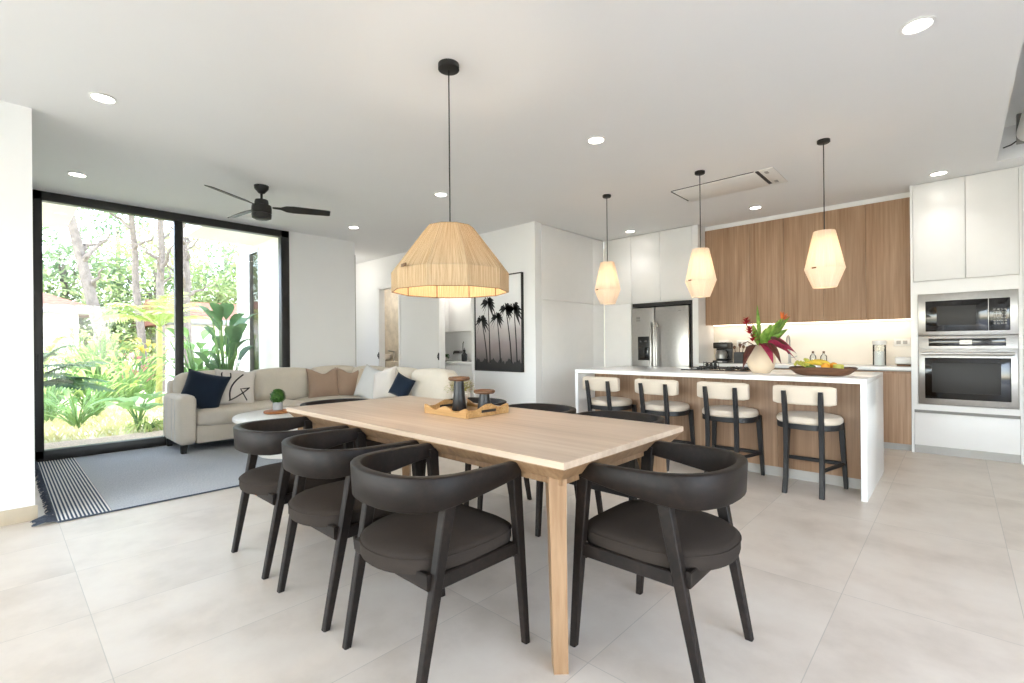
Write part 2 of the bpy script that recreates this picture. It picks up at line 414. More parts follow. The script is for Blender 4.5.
# ---------------------------------------------------------------- ceiling lights
def downlight(x, y, label, first=[]):
    if not first:
        t = thing('downlight', label, 'ceiling light', (x, y, CZ), 0, 'recessed ceiling downlights')
        MB().lathe([(.058, -.001), (.075, -.001), (.078, -.006), (.062, -.009), (.058, -.004)], seg=32, cap=False).build('trim_ring', M['rim'], t)
        MB().lathe([(.058, -.0035), (.001, -.0035)], seg=32, cap=False).build('lamp_disc', M['light'], t)
        first.append(t)
    else: t = dup(first[0], (x, y, CZ), 0, label)
    s = bpy.data.lights.new('downlight_beam', 'SPOT'); s.energy = DOWN_W; s.spot_size = math.radians(110); s.spot_blend = 1.; s.shadow_soft_size = .055; s.color = (1, .98, .955)
    o = bpy.data.objects.new('downlight_beam', s); col.objects.link(o); o.parent = t; o.location = (0, 0, -.02)
DOWN_W = 5.
for x, y, l in ((-4.12, .48, 'round ceiling downlight nearest the left wall edge, well in front of the fan'),
                (-6.1, .52, 'round ceiling downlight just above the left end of the sliding glass door'),
                (-2.13, 3.31, 'round ceiling downlight between the large woven lamp and the vent panel'),
                (-4.12, 3.31, 'round ceiling downlight just behind the cord of the large woven lamp'),
                (-6.12, 3.37, 'small round ceiling downlight at the corner where the window wall ends'),
                (-.14, 3.29, 'largest round ceiling downlight, high at the top right of the photo'),
                (-.12, 6.32, 'round ceiling downlight in front of the white cabinets above the oven'),
                (-1.79, 6.31, 'round ceiling downlight in front of the wood wall cabinets'),
                (-3.5, 6.33, 'round ceiling downlight in front of the white cabinets over the fridge')):
    downlight(x, y, l)
for x, y in ((-8.3, 5.3), (-6.0, 5.15), (-8.4, 4.1)):  # unseen fill lights added to brighten the hall and back rooms
    s = bpy.data.lights.new('room_fill', 'POINT'); s.energy = 9 if y < 4.5 else 15; s.shadow_soft_size = .15; s.color = (1, .95, .88)
    o = bpy.data.objects.new('room_fill', s); col.objects.link(o); o.location = (x, y, 2.6)

# ---------------------------------------------------------------- pendants
def lamp_point(parent, z, w, colr, r=.04):
    s = bpy.data.lights.new('bulb_glow', 'POINT'); s.energy = w; s.color = colr; s.shadow_soft_size = r
    o = bpy.data.objects.new('bulb_glow', s); col.objects.link(o); o.parent = parent; o.location = (0, 0, z)
def shade_shell(prof, sides, th=.004):
    a = MB(); rings = [(r, z) for r, z in prof]; inner = [(r - th, z) for r, z in prof][::-1]
    R = []
    for r, z in rings + inner: R.append([(r*math.cos(2*PI*j/sides + .2), r*math.sin(2*PI*j/sides + .2), z) for j in range(sides)])
    a.rings(R, cap=False, loop=True); return a
def ribs(prof, sides, rad):
    a = MB()
    for j in range(sides):
        an = 2*PI*j/sides + .2
        a.tube([((r - .007)*math.cos(an), (r - .007)*math.sin(an), z) for r, z in prof], rad, 6)
    for r, z in prof: a.tube([((r - .004)*math.cos(2*PI*j/sides + .2), (r - .004)*math.sin(2*PI*j/sides + .2), z) for j in range(sides)], rad, 6, loop=True)
    return a
t = thing('pendant_lamp', 'large woven jute pendant lamp with a dome shade hanging over the dining table', 'lamp', (-2.185, 1.82, 0))
MB().lathe([(.062, CZ), (.062, CZ - .03), (.05, CZ - .036), (.012, CZ - .036)], seg=28).build('ceiling_canopy', M['blackm'], t)
MB().tube([(0, 0, CZ - .03), (0, 0, 1.855)], .004, 8).build('cord', M['blackm'], t)
prof = [(.14, 1.866), (.345, 1.60), (.345, 1.487)]
sh = shade_shell(prof, 10).build('lamp_shade', M['cord'], t, angle=20)
ribs(prof, 10, .003).build('wire_frame', M['brass'], sh)
MB().tube([(.145*math.cos(k*2*PI/3 + .2), .145*math.sin(k*2*PI/3 + .2), 1.863) if q else (0, 0, 1.85) for k in range(3) for q in (0, 1)], .003, 6).build('spider', M['blackm'], t)
MB().lathe([(.008, 1.86), (.02, 1.85), (.02, 1.79), (.012, 1.78)], seg=14).build('socket', M['blackm'], t)
MB().ball((0, 0, 1.745), .038, u=16, v=10).build('bulb', M['bulb'], t)
MB().box(-.03, .03, -.004, .004, -.008, .008, .003, mat=Matrix.Translation((.03, -.346, 1.605)) @ Matrix.Rotation(-.2, 4, 'Z')).build('tag', M['brass'], t)
lamp_point(t, 1.64, 7, (1, .86, .66), .05)
prof = [(.078, 2.083), (.144, 1.775), (.085, 1.622)]
first = None
for x, l in ((-2.84, 'white cord pendant lamp above the island, the one nearest the fridge side wall'),
             (-1.805, 'white cord pendant lamp above the island, the middle one, left of the wood wall cabinets'),
             (-.79, 'white cord pendant lamp above the island, in front of the wood wall cabinets')):
    if first is None:
        t = thing('island_pendant', l, 'lamp', (x, 4.62, 0), 0, 'pendant lamps over the island'); first = t
        MB().lathe([(.047, CZ), (.047, CZ - .02), (.04, CZ - .026), (.01, CZ - .028)], seg=24).build('ceiling_canopy', M['blackm'], t)
        MB().tube([(0, 0, CZ - .02), (0, 0, 2.06)], .004, 8).build('cord', M['blackm'], t)
        sh = shade_shell(prof, 12, .003).build('lamp_shade', M['cordw'], t, angle=20)
        rb = ribs([prof[1]], 12, .002); rb.build('seam_ring', M['beigef'], sh)
        MB().lathe([(.006, 2.08), (.018, 2.06), (.018, 1.99), (.01, 1.98)], seg=12).build('socket', M['blackm'], t)
        MB().ball((0, 0, 1.945), .032, u=14, v=9).build('bulb', M['bulb'], t)
        MB().box(-.018, .018, -.003, .003, -.006, .006, .002, mat=Matrix.Translation((-.05, -.134, 1.775)) @ Matrix.Rotation(-.35, 4, 'Z')).build('tag', M['brass'], t)
    else: t = dup(first, (x, 4.62, 0), 0, l)
    lamp_point(t, 1.86, 1.1, (1, .87, .7), .035)

# ---------------------------------------------------------------- ceiling fan
t = thing('ceiling_fan', 'black three-bladed ceiling fan hanging in front of the sliding glass door', 'fan', (-5.22, 1.85, 0))
MB().lathe([(.07, CZ), (.066, CZ - .03), (.03, CZ - .075), (.014, CZ - .08)], seg=24).build('ceiling_canopy', M['blackm'], t)
MB().lathe([(.012, CZ - .07), (.012, 2.66)], seg=12).build('downrod', M['blackm'], t)
MB().lathe([(.02, 2.69), (.06, 2.685), (.066, 2.66), (.066, 2.635), (.09, 2.628), (.094, 2.60), (.094, 2.555), (.088, 2.55), (.088, 2.545), (.094, 2.54), (.09, 2.50), (.06, 2.485), (.02, 2.482)], seg=32).build('motor', M['blackm'], t)
for a in (67, 187, 301):
    R = Matrix.Rotation(math.radians(a), 4, 'Z') @ Matrix.Translation((0, 0, 2.615)) @ Matrix.Rotation(math.radians(-16), 4, 'X')
    pts = [(.10, .012), (.18, .018), (.23, .055), (.30, .064), (.64, .052), (.66, .045)]
    poly = [(x, y) for x, y in pts] + [(x, -y) for x, y in reversed(pts)]
    MB().prism(poly, -.004, .004, .002, mat=R, seg=1).build('fan_blade', M['blackm'], t)

# ---------------------------------------------------------------- ceiling vent + skylight blind
t = thing('ceiling_vent', 'white air conditioning panel with a dark slot set into the ceiling over the island', 'ceiling vent', (0, 0, CZ))
v = MB(); v.box(-2.25, -1.42, 5.0, 5.50, -.012, -.002, .003); v.build('panel', M['wplas'], t)
MB().box(-1.42, -1.385, 5.0, 5.47, -.006, 0).build('air_slot', M['dispf'], t)
MB().box(-2.275, -2.262, 5.01, 5.46, -.004, 0).box(-2.262, -1.43, 4.985, 4.995, -.004, 0).build('slot_edge', M['dispf'], t)
MB().box(-1.385, -1.255, 4.97, 5.52, -.01, -.001, .003).build('louver_frame', M['wplas'], t)
for y in (5.03, 5.37): MB().box(-1.35, -1.32, y, y + .07, -.013, -.009).build('clip', M['plinth'], t)
t = thing('roller_blind', 'rolled white blind tube mounted inside the ceiling skylight recess', 'blind', (0, 0, 0))
MB().tube([(.47, 2.5, CZ + .12), (.47, 5.98, CZ + .12)], .085, 24).build('roll', M['wplas'], t)
for y in (2.4, 6.0): MB().box(.39, .55, y, y + .06, CZ + .05, CZ + .3, .004).build('bracket', M['gapm'], t)
MB().tube([(.31, 6.0, CZ + .03), (.36, 6.06, CZ + .06), (.42, 6.05, CZ + .1)], .006, 6).build('cable', M['bplas'], t)

# ---------------------------------------------------------------- kitchen: white tall cabinets
def door(t, b, mat, name='door', bev=.003): return MB().box(*b, bev=bev).build(name, mat, t)
t = thing('pantry_cabinet', 'tall white handleless pantry cabinet along the side wall beside the picture wall', 'cabinet')
MB().box(-4.73, -4.152, 5.045, 6.64, 0, CZ - .003).build('body', M['white'], t)
for z0, z1 in ((.06, 1.79), (1.797, CZ - .012)):
    for y0, y1 in ((5.044, 6.30), (6.304, 6.60)): door(t, (-4.15, -4.13, y0, y1, z0, z1), M['white'])
t = thing('fridge_surround_cabinet', 'white handleless cabinet wrapped around and above the fridge', 'cabinet')
b = MB(); b.box(-4.13, -3.655, 6.64, 7.19, 0, CZ - .003).box(-3.655, -2.70, 6.64, 7.19, 1.79, CZ - .003).box(-2.705, -2.623, 6.62, 7.19, 0, CZ - .003).build('body', M['white'], t)
for bx in ((-4.126, -3.658, .06, 1.79), (-4.126, -3.658, 1.797, CZ - .012), (-3.652, -3.185, 1.80, CZ - .012), (-3.181, -2.708, 1.80, CZ - .012)):
    door(t, (bx[0], bx[1], 6.62, 6.64, bx[2], bx[3]), M['white'])
MB().box(-3.655, -2.705, 6.66, 7.19, 1.735, 1.789).box(-2.742, -2.706, 6.65, 7.19, .0, 1.735).build('gap_shade_fill', M['dispf'], t)  # dark boxes paint the shade in the gaps round the fridge
# fridge
t = thing('refrigerator', 'stainless steel side by side fridge with a black water dispenser in its left door', 'refrigerator')
MB().box(-3.645, -2.75, 6.70, 7.18, .03, 1.70, .006).build('body', M['steeld'], t)
dl = MB().box(-3.643, -3.268, 6.60, 6.695, .06, 1.715, .012).build('door', M['steel'], t)
dr = MB().box(-3.260, -2.752, 6.60, 6.695, .06, 1.715, .012).build('door', M['steel'], t)
for d, x in ((dl, -3.305), (dr, -3.222)):
    h = MB(); h.box(x - .016, x + .016, 6.535, 6.56, .45, 1.50, .01).box(x - .01, x + .01, 6.555, 6.605, .5, .54).box(x - .01, x + .01, 6.555, 6.605, 1.42, 1.46).build('handle', M['steel'], d)
ds = MB(); ds.box(-3.535, -3.345, 6.592, 6.603, .93, 1.285, .004).build('water_dispenser', M['bplas'], dl)
MB().box(-3.515, -3.365, 6.588, 6.594, .96, 1.13, .004).box(-3.50, -3.47, 6.586, 6.594, 1.2, 1.225).box(-3.42, -3.38, 6.586, 6.594, 1.2, 1.225).build('dispenser_panel', M['bglass'], dl)
MB().box(-3.56, -3.50, 6.594, 6.601, 1.545, 1.58, .002).box(-3.56, -3.50, 6.594, 6.601, 1.515, 1.535, .002).build('sticker', M['gapm'], dl)
MB().box(-2.90, -2.86, 6.596, 6.601, 1.64, 1.65).build('badge', M['gapm'], dr)
# wood wall cabinets, one unit per door
wb = [-2.62, -2.03, -1.62, -1.19, -.77, -.358]
wl = ['wood grain wall cabinet unit at the fridge end, above the coffee maker', 'wood grain wall cabinet unit, second from the fridge end, above the flower vase',
      'wood grain wall cabinet unit, middle one of the five above the counter', 'wood grain wall cabinet unit right of the middle one, behind the right pendant lamp', 'wood grain wall cabinet unit touching the white oven tower']
for i in range(5):
    t = thing('wall_cabinet', wl[i], 'cabinet', (0, 0, 0), 0, 'wood wall cabinets above the counter')
    MB().box(wb[i] + .001, wb[i+1] - .001, 6.89, 7.199, 1.435, 2.77).build('body', M['oak'], t)
    door(t, (wb[i] + .0015, wb[i+1] - .0015, 6.87, 6.889, 1.43, 2.77), M['oak'], bev=.0015)
sbox('trim_4', (-2.62, -.358, 6.885, 7.2, 2.772, CZ), M['white'])
MB_led = tag(MB().box(-2.60, -.37, 7.12, 7.14, 1.424, 1.434).build('led_strip', M['led']), 'warm white LED strip under the wood wall cabinets', 'light strip')
la = bpy.data.lights.new('led_glow', 'AREA'); la.shape = 'RECTANGLE'; la.size = 2.2; la.size_y = .03; la.energy = 1.5; la.color = (1, .9, .76)
o = bpy.data.objects.new('led_glow', la); col.objects.link(o); o.parent = MB_led; o.location = (-1.48, 7.11, 1.42)
# base cabinets
bb = [-2.62, -1.99, -1.45, -.9, -.358]
bl = ['wood grain base cabinet at the fridge end of the counter', 'wood grain base cabinet under the counter behind the island, left of the sink', 'wood grain base cabinet under the sink tap', 'wood grain base cabinet next to the white oven tower']
for i in range(4):
    t = thing('base_cabinet', bl[i], 'cabinet', (0, 0, 0), 0, 'wood base cabinets under the counter')
    MB().box(bb[i] + .001, bb[i+1] - .001, 6.63, 7.199, .075, .85).build('body', M['oak'], t)
    door(t, (bb[i] + .0015, bb[i+1] - .0015, 6.61, 6.629, .075, .825), M['oak'], bev=.0015)
    MB().box(bb[i] + .001, bb[i+1] - .001, 6.66, 6.68, 0, .073).build('plinth', M['plinth'], t)
    MB().box(bb[i] + .001, bb[i+1] - .001, 6.64, 6.66, .827, .86).build('finger_groove', M['gapm'], t)
tag(MB().box(-2.62, -.358, 6.60, 7.199, .862, .90, .003).build('countertop', M['quartz']), 'white quartz counter running along the back wall under the LED strip', 'countertop')
# oven tower
t = thing('oven_tower_cabinet', 'tall white cabinet tower holding the microwave and the oven', 'cabinet')
b = MB(); b.box(-.356, -.335, 6.60, 7.19, 0, CZ - .003).box(.44, .46, 6.60, 7.19, 0, CZ - .003).box(-.335, .44, 6.64, 7.19, 1.685, CZ - .003).box(-.335, .44, 6.64, 7.19, .04, .515).box(-.335, .44, 7.1, 7.19, .5, 1.7).box(-.335, -.30, 6.6, 6.64, .515, 1.685).box(.432, .44, 6.6, 6.64, .515, 1.685)
b.box(-.335, .44, 6.61, 6.64, 1.667, 1.80).box(-.335, .44, 6.61, 6.64, .455, .515).box(-.356, .46, 6.612, 6.7, CZ - .014, CZ - .003)
b.build('body', M['white'], t)
door(t, (-.332, .068, 6.60, 6.62, 1.805, CZ - .016), M['white']); door(t, (.072, .438, 6.60, 6.62, 1.805, CZ - .016), M['white'])
MB().box(-.332, .438, 6.60, 6.62, .085, .425, .003).build('drawer', M['white'], t)
MB().box(-.333, .439, 6.615, 6.64, .426, .455).build('finger_groove', M['gapm'], t)
MB().box(-.333, .439, 6.63, 6.65, 0, .084).build('plinth', M['plinth'], t)
t = thing('microwave', 'built-in stainless steel microwave with a black glass front above the oven', 'microwave')
MB().box(-.298, .431, 6.585, 6.62, 1.232, 1.664, .004).box(-.28, .41, 6.62, 7.05, 1.25, 1.65).build('trim_frame', M['steel'], t)
dd = MB().box(-.238, .225, 6.572, 6.59, 1.275, 1.588, .004).build('door', M['bglass'], t)
MB().box(-.15, .14, 6.5695, 6.573, 1.335, 1.53, .002).build('window', M['dispf'], dd)
cp = MB().box(.230, .375, 6.572, 6.59, 1.275, 1.588, .004).build('control_panel', M['bglass'], t)
k = MB()
for r in range(6):
    for q in range(4): k.box(.262 + q*.025, .278 + q*.025, 6.569, 6.573, 1.335 + r*.027, 1.349 + r*.027)
k.build('keypad', M['gapm'], cp)
t = thing('oven', 'built-in stainless steel oven with a long bar handle below the microwave', 'oven')
MB().box(-.298, .431, 6.59, 6.62, .522, 1.228, .004).box(-.28, .41, 6.62, 7.05, .54, 1.2).build('frame', M['steel'], t)
cp = MB().box(-.215, .345, 6.582, 6.592, 1.125, 1.2, .002).build('control_panel', M['bglass'], t)
MB().box(.02, .11, 6.579, 6.583, 1.14, 1.185).build('display', M['steeld'], cp)
dd = MB().box(-.294, .427, 6.565, 6.59, .535, 1.098, .006).build('door', M['steel'], t)
MB().box(-.245, .378, 6.560, 6.567, .585, 1.005, .003).build('glass', M['bglass'], dd)
MB().box(-.19, .31, 6.558, 6.561, .65, .95, .002).build('window', M['dispf'], dd)
h = MB(); h.tube([(-.27, 6.515, 1.048), (.40, 6.515, 1.048)], .016, 12).box(-.25, -.225, 6.515, 6.568, 1.036, 1.06).box(.355, .38, 6.515, 6.568, 1.036, 1.06).build('handle', M['steel'], dd)

# ---------------------------------------------------------------- island
t = thing('kitchen_island', 'white waterfall kitchen island with a wood grain front behind the bar stools', 'kitchen island')
IX0, IX1, IY0, IY1 = -3.075, -.485, 4.317, 5.40
b = MB(); b.box(IX0, IX1, IY0, IY1, .862, .90, .003); b.build('countertop', M['quartz'], t)
MB().box(IX1 - .038, IX1, IY0, IY1, 0, .8615, .003).build('end_panel', M['quartz'], t)
MB().box(IX0, IX0 + .038, IY0, IY1, 0, .8615, .003).build('end_panel', M['quartz'], t)
MB().box(IX0 + .04, IX1 - .04, 4.67, IY1 - .02, .07, .86).build('body', M['oak'], t)
for i in range(4):
    x0 = IX0 + .04 + i * (IX1 - IX0 - .08) / 4; x1 = x0 + (IX1 - IX0 - .08) / 4
    MB().box(x0 + .0015, x1 - .0015, 4.645, 4.668, .085, .858, .0015).build('front_panel', M['oak'], t)
MB().box(IX0 + .04, IX1 - .04, 4.66, 4.70, 0, .083).build('plinth', M['plinth'], t)
t = thing('cooktop', 'black glass cooktop with cast pan supports set into the island top', 'cooktop', (0, 0, .9))
MB().box(-2.10, -1.45, 4.82, 5.32, .001, .008, .003).build('glass_plate', M['bglass'], t)
for x, y in ((-1.95, 4.98), (-1.95, 5.2), (-1.66, 4.98), (-1.66, 5.2)):
    g = MB()
    for k in range(4):
        a = k * PI / 2 + .4; g.box(.02, .1, -.006, .006, .02, .03, .002, mat=Matrix.Translation((x, y, 0)) @ Matrix.Rotation(a, 4, 'Z')); g.box(.09, .1, -.006, .006, .006, .03, .002, mat=Matrix.Translation((x, y, 0)) @ Matrix.Rotation(a, 4, 'Z'))
    g.lathe([(.045, .008), (.045, .018), (.03, .022)], (x, y, 0), 16); g.build('pan_support', M['blackm'], t)
k = MB()
for q in range(4): k.lathe([(.018, .008), (.016, .034), (.004, .036)], (-1.52, 4.9 + q * .075, 0), 12)
k.build('knob', M['blackm'], t)
# small black pot rack item near the hob corner
t = thing('spice_rack', 'small black wire rack with jars on the island beside the cooktop', 'rack', (-1.98, 5.34, .90), -.1)
r = MB(); r.box(-.07, .07, -.03, .03, .0, .006)
for z in (.035, .06): r.tube([(-.07, -.03, z), (.07, -.03, z), (.07, .03, z), (-.07, .03, z)], .003, 6, loop=True)
for x in (-.07, .07):
    for y in (-.03, .03): r.tube([(x, y, 0), (x, y, .07)], .003, 6)
r.build('wire_frame', M['bplas'], t)
for q in range(3): MB().lathe([(.017, .007), (.018, .045), (.012, .05), (.013, .062)], (-.045 + q*.045, 0, 0), 12).build('jar', M['bplas'], t)

# vase with tropical flowers
VX, VY = -1.297, 4.70
t = thing('flower_vase', 'cream rounded vase of tropical flowers standing on the island', 'vase', (VX, VY, .90))
MB().lathe([(.06, 0), (.072, .006), (.105, .05), (.118, .11), (.112, .16), (.085, .215), (.058, .245), (.055, .25), (.05, .245), (.05, .2)], seg=36).build('vase_body', M['ceram'], t)
def leafpart(name, mat, p, d, L, W, droop, up=(0, 0, 1), n=9, fold=.25, wide=.5):
    o = MB().blade(p, d, up, L, W, droop, n, fold, wide=wide).build(name, mat, t); s = o.modifiers.new('th', 'SOLIDIFY'); s.thickness = .0015; return o
RT = Vector((math.cos(.7496), math.sin(.7496), 0)); TO = Vector((.6813, -.732, 0))   # directions across and towards the dining table
def D(a, b, z): return RT * a + TO * b + Vector((0, 0, z))
for nm, mt_, p_, d_, L_, W_, dr_ in (('burgundy_leaf', 'redleaf', (-.035, .035, .25), (-.05, .62, .3), .30, .085, .95), ('brown_leaf', 'brownleaf', (-.015, .045, .255), (.06, .7, .3), .29, .075, .95),
        ('burgundy_leaf', 'redleaf', (.02, .03, .26), (.5, .5, .35), .28, .10, .95), ('burgundy_leaf', 'redleaf', (.03, .02, .27), (.9, .42, .5), .27, .11, .8),
        ('brown_leaf', 'brownleaf', (.02, .035, .275), (.7, .5, .6), .22, .085, .7), ('brown_leaf', 'brownleaf', (-.05, .02, .25), (-.6, .45, .2), .26, .07, 1.05)):
    leafpart(nm, M[mt_], D(*p_), D(*d_), L_, W_, dr_, up=tuple(TO) if d_[0] > .4 else (0, 0, 1))
for a, b, z, L_, W_, dr in ((-.35, .2, 1, .27, .07, .1), (.55, .2, 1, .40, .085, .15), (.25, .5, 1, .34, .10, .1), (.75, .1, 1, .32, .09, .25), (.05, .5, 1, .28, .09, .1), (-.12, .1, 1, .42, .05, .05), (.35, .3, 1, .38, .10, .2), (.0, .3, 1, .24, .09, .2), (.5, .5, 1, .26, .10, .3)):
    leafpart('green_leaf', M['greenfl'], D(a*.05, b*.05, .22), D(a, b, z), L_, W_*.72, dr, up=tuple(-TO + Vector((0, 0, .2))))
for (a, z), n in (((-.14, .46), 14), ((-.11, .38), 18), ((-.08, .31), 12)):
    g = MB()
    for q in range(n):
        an = q * 2.4; rr = .03 * (1 - q / n * .6)
        p = D(a, .02, z - .03 + .07 * q / n) + Vector((math.cos(an), math.sin(an), 0)) * .006
        g.blade(p, (math.cos(an), math.sin(an), .7), (0, 0, 1), rr * 2.2, .026, .1, 4, .3)
    g.build('red_ginger_bloom', M['redfl'], t)
st = MB()
for a, z in ((-.14, .44), (-.11, .37), (.14, .47)): st.tube([D(0, 0, .2), D(a*.5, 0, .32), D(a, .02, z)], .004, 6)
st.tube([D(-.06, 0, .25), D(-.13, .02, .285), D(-.19, .03, .26), D(-.205, .03, .23)], .004, 6); st.tube([D(.06, 0, .25), D(.15, .02, .27), D(.2, .03, .22), D(.235, .03, .17)], .005, 6)
st.build('stem', M['brownleaf'], t)
g = MB()
for q in range(9):
    an = -.6 + q * .3; g.blade(D(.14, .09, .47), D(math.cos(an) * .9, .15 * (q % 3 - 1), .35 + .6 * math.sin(an + .4)), (0, 0, 1), .09, .02, .05, 4, .4)
g.build('bird_of_paradise_bloom', M['orangefl'], t)

# fruit bowl
t = thing('fruit_bowl', 'long dark carved wooden bowl of fruit on the island', 'bowl', (-.81, 4.60, .90), .05)
def ell(r, a, b, z, n=36, wob=0.): return [((a*r)*math.cos(2*PI*j/n), (b*r)*math.sin(2*PI*j/n) + wob*math.sin(4*PI*j/n), z + .006*math.sin(3*2*PI*j/n)) for j in range(n)]
MB().rings([ell(.55, .24, .13, 0), ell(.8, .24, .13, .018), ell(1, .24, .13, .062), ell(.98, .24, .13, .067), ell(.76, .24, .13, .032), ell(.4, .24, .13, .02)]).build('bowl', M['bowlw'], t)
t0 = t
def fruit(name, mb, mat, label, cat, group=None): return tag(mb.build(name, mat), label, cat, group)
BX, BY, BZ = -.81, 4.6, .92
for i, (dx, dy, rz, l) in enumerate(((-.05, -.02, .3, 'yellow banana in the fruit bowl, lying nearest the island edge'), (-.03, .015, .1, 'yellow banana in the fruit bowl, lying behind the first'))):
    pts = [(BX + dx + .085*math.cos(a + rz), BY + dy + .03*math.sin(a), BZ + .05 + .035*math.sin(a) + .01*i) for a in [PI*(.05 + .9*k/8) for k in range(9)]]
    b = MB().tube(pts, [.006, .013, .017, .018, .018, .018, .016, .012, .005], 8); fruit('banana', b, M['banana'], l, 'banana', 'bananas in the bowl')
g = MB()
for k in range(34):
    g.ball((BX - .125 + rnd.gauss(0, .028), BY + rnd.gauss(0, .03), BZ + .06 + abs(rnd.gauss(0, .03))), .0125, u=8, v=6)
fruit('grape_bunch', g, M['grape'], 'bunch of yellow green grapes at the vase end of the fruit bowl', 'grapes')
for dx, dy, dz, l in ((.03, -.03, .05, 'orange in the middle of the fruit bowl'), (.075, .03, .055, 'orange at the back of the fruit bowl')):
    fruit('orange', MB().ball((BX + dx, BY + dy, BZ + dz), .034), M['orange'], l, 'orange', 'oranges in the bowl')
fruit('avocado', MB().ball((BX - .075, BY - .03, BZ + .04), .03, 1.4, 1, 1), M['gfruit'], 'dark green avocado beside the grapes in the fruit bowl', 'avocado')
fruit('pineapple_slice', MB().lathe([(.03, -.02), (.037, -.015), (.037, .015), (.03, .02)], (BX + .115, BY - .02, BZ + .055), 18), M['grape'], 'pale cut fruit at the oven end of the fruit bowl', 'fruit')

# things on the back counter
t = thing('coffee_maker', 'black drip coffee maker with a glass jug on the back counter', 'coffee maker', (-2.40, 6.92, .90))
MB().box(-.105, .105, -.12, .10, 0, .035, .01).box(-.105, .105, .03, .10, .03, .27, .01).box(-.10, .10, -.11, .10, .20, .285, .014).build('body', M['bplas'], t)
MB().lathe([(.05, .04), (.078, .06), (.082, .11), (.062, .165), (.055, .18)], (-.01, -.035, 0), 24).build('glass_jug', M['steeld'], t)
MB().tube([(.06, -.06, .17), (.115, -.08, .16), (.12, -.08, .10), (.075, -.06, .075)], .01, 8).build('jug_handle', M['bplas'], t)
MB().box(-.03, .03, -.123, -.118, .01, .025).build('switch', M['steel'], t)
t = thing('utensil_holder', 'square black utensil holder with wooden spoons on the back counter', 'utensil holder', (-2.175, 6.9, .90))
b = MB(); b.box(-.06, .06, -.05, -.044, 0, .15).box(-.06, .06, .044, .05, 0, .15).box(-.06, -.054, -.05, .05, 0, .15).box(.054, .06, -.05, .05, 0, .15).box(-.06, .06, -.05, .05, 0, .006).build('box', M['bplas'], t)
for q, (x, h, a) in enumerate(((-.035, .2, -.06), (-.01, .23, .02), (.02, .21, .05), (.04, .19, .1))):
    u = MB().tube([(x, 0, .01), (x + a*.5, .01, h)], .005, 8); u.ball((x + a*.55, .012, h + .015), .02, 1, .35, 1.3, 10, 7); u.build('wooden_spoon', M['capw'], t)
t = thing('kitchen_tap', 'chrome swan-neck kitchen tap behind the flower vase', 'tap', (-1.595, 7.02, .90))
MB().lathe([(.026, 0), (.026, .01), (.018, .02), (.016, .12)], seg=18).build('base', M['steel'], t)
MB().tube([(0, 0, .1), (0, 0, .30), (.0, -.02, .345), (0, -.07, .365), (0, -.12, .345), (0, -.14, .30), (0, -.14, .25)], .011, 10).build('spout', M['steel'], t)
MB().tube([(.015, 0, .08), (.055, 0, .085), (.085, 0, .1)], .006, 8).build('lever', M['steel'], t)
proto = None
for x, l in ((-1.33, 'clear bottle with a cork behind the fruit bowl, nearer the tap'), (-1.215, 'clear bottle with a cork behind the fruit bowl, farther from the tap')):
    if not proto:
        proto = thing('soap_bottle', l, 'bottle', (x, 7.0, .90), 0, 'corked bottles on the back counter')
        MB().lathe([(.034, 0), (.036, .006), (.036, .09), (.03, .11), (.014, .125), (.013, .145)], seg=20).build('glass_body', M['clear'], proto)
        MB().lathe([(.012, .135), (.013, .16), (.011, .164)], seg=14).build('cork', M['capw'], proto)
    else: dup(proto, (x, 7.0, .90), 0, l)
t = thing('glass_canister', 'tall clear canister with a white lid on the back counter', 'canister', (-.655, 6.92, .90))
MB().lathe([(.062, 0), (.062, .235), (.055, .24)], seg=28).build('glass_body', M['clear'], t)
MB().lathe([(.05, .004), (.05, .16), (.045, .165)], seg=24).build('contents', M['wplas'], t)
MB().lathe([(.064, .24), (.066, .25), (.066, .28), (.06, .288)], seg=28).build('lid', M['wplas'], t)
t = thing('table_radio', 'small white radio with a wooden base beside the oven tower', 'radio', (-.43, 6.82, .90))
MB().box(-.075, .07, -.05, .05, .025, .105, .02, 3).build('case', M['wplas'], t)
MB().box(-.06, .06, -.045, .045, 0, .024, .004).build('wooden_base', M['capw'], t)
proto = None
for x, z, l in ((-2.48, 1.17, 'white wall socket above the coffee maker'), (-2.23, 1.17, 'white wall socket above the black utensil holder'), (-.47, 1.165, 'white wall socket above the small radio')):
    if not proto:
        proto = thing('wall_socket', l, 'socket', (x, 7.2, z), 0, 'white wall sockets over the counter')
        MB().box(-.075, .075, -.012, -.001, -.045, .045, .004).build('plate', M['wplas'], proto)
        MB().box(-.05, -.01, -.014, -.012, -.02, .02, .003).build('outlet', M['plinth'], proto); MB().box(.01, .05, -.014, -.012, -.02, .02, .003).build('outlet', M['plinth'], proto)
    else: dup(proto, (x, 7.2, z), 0, l)

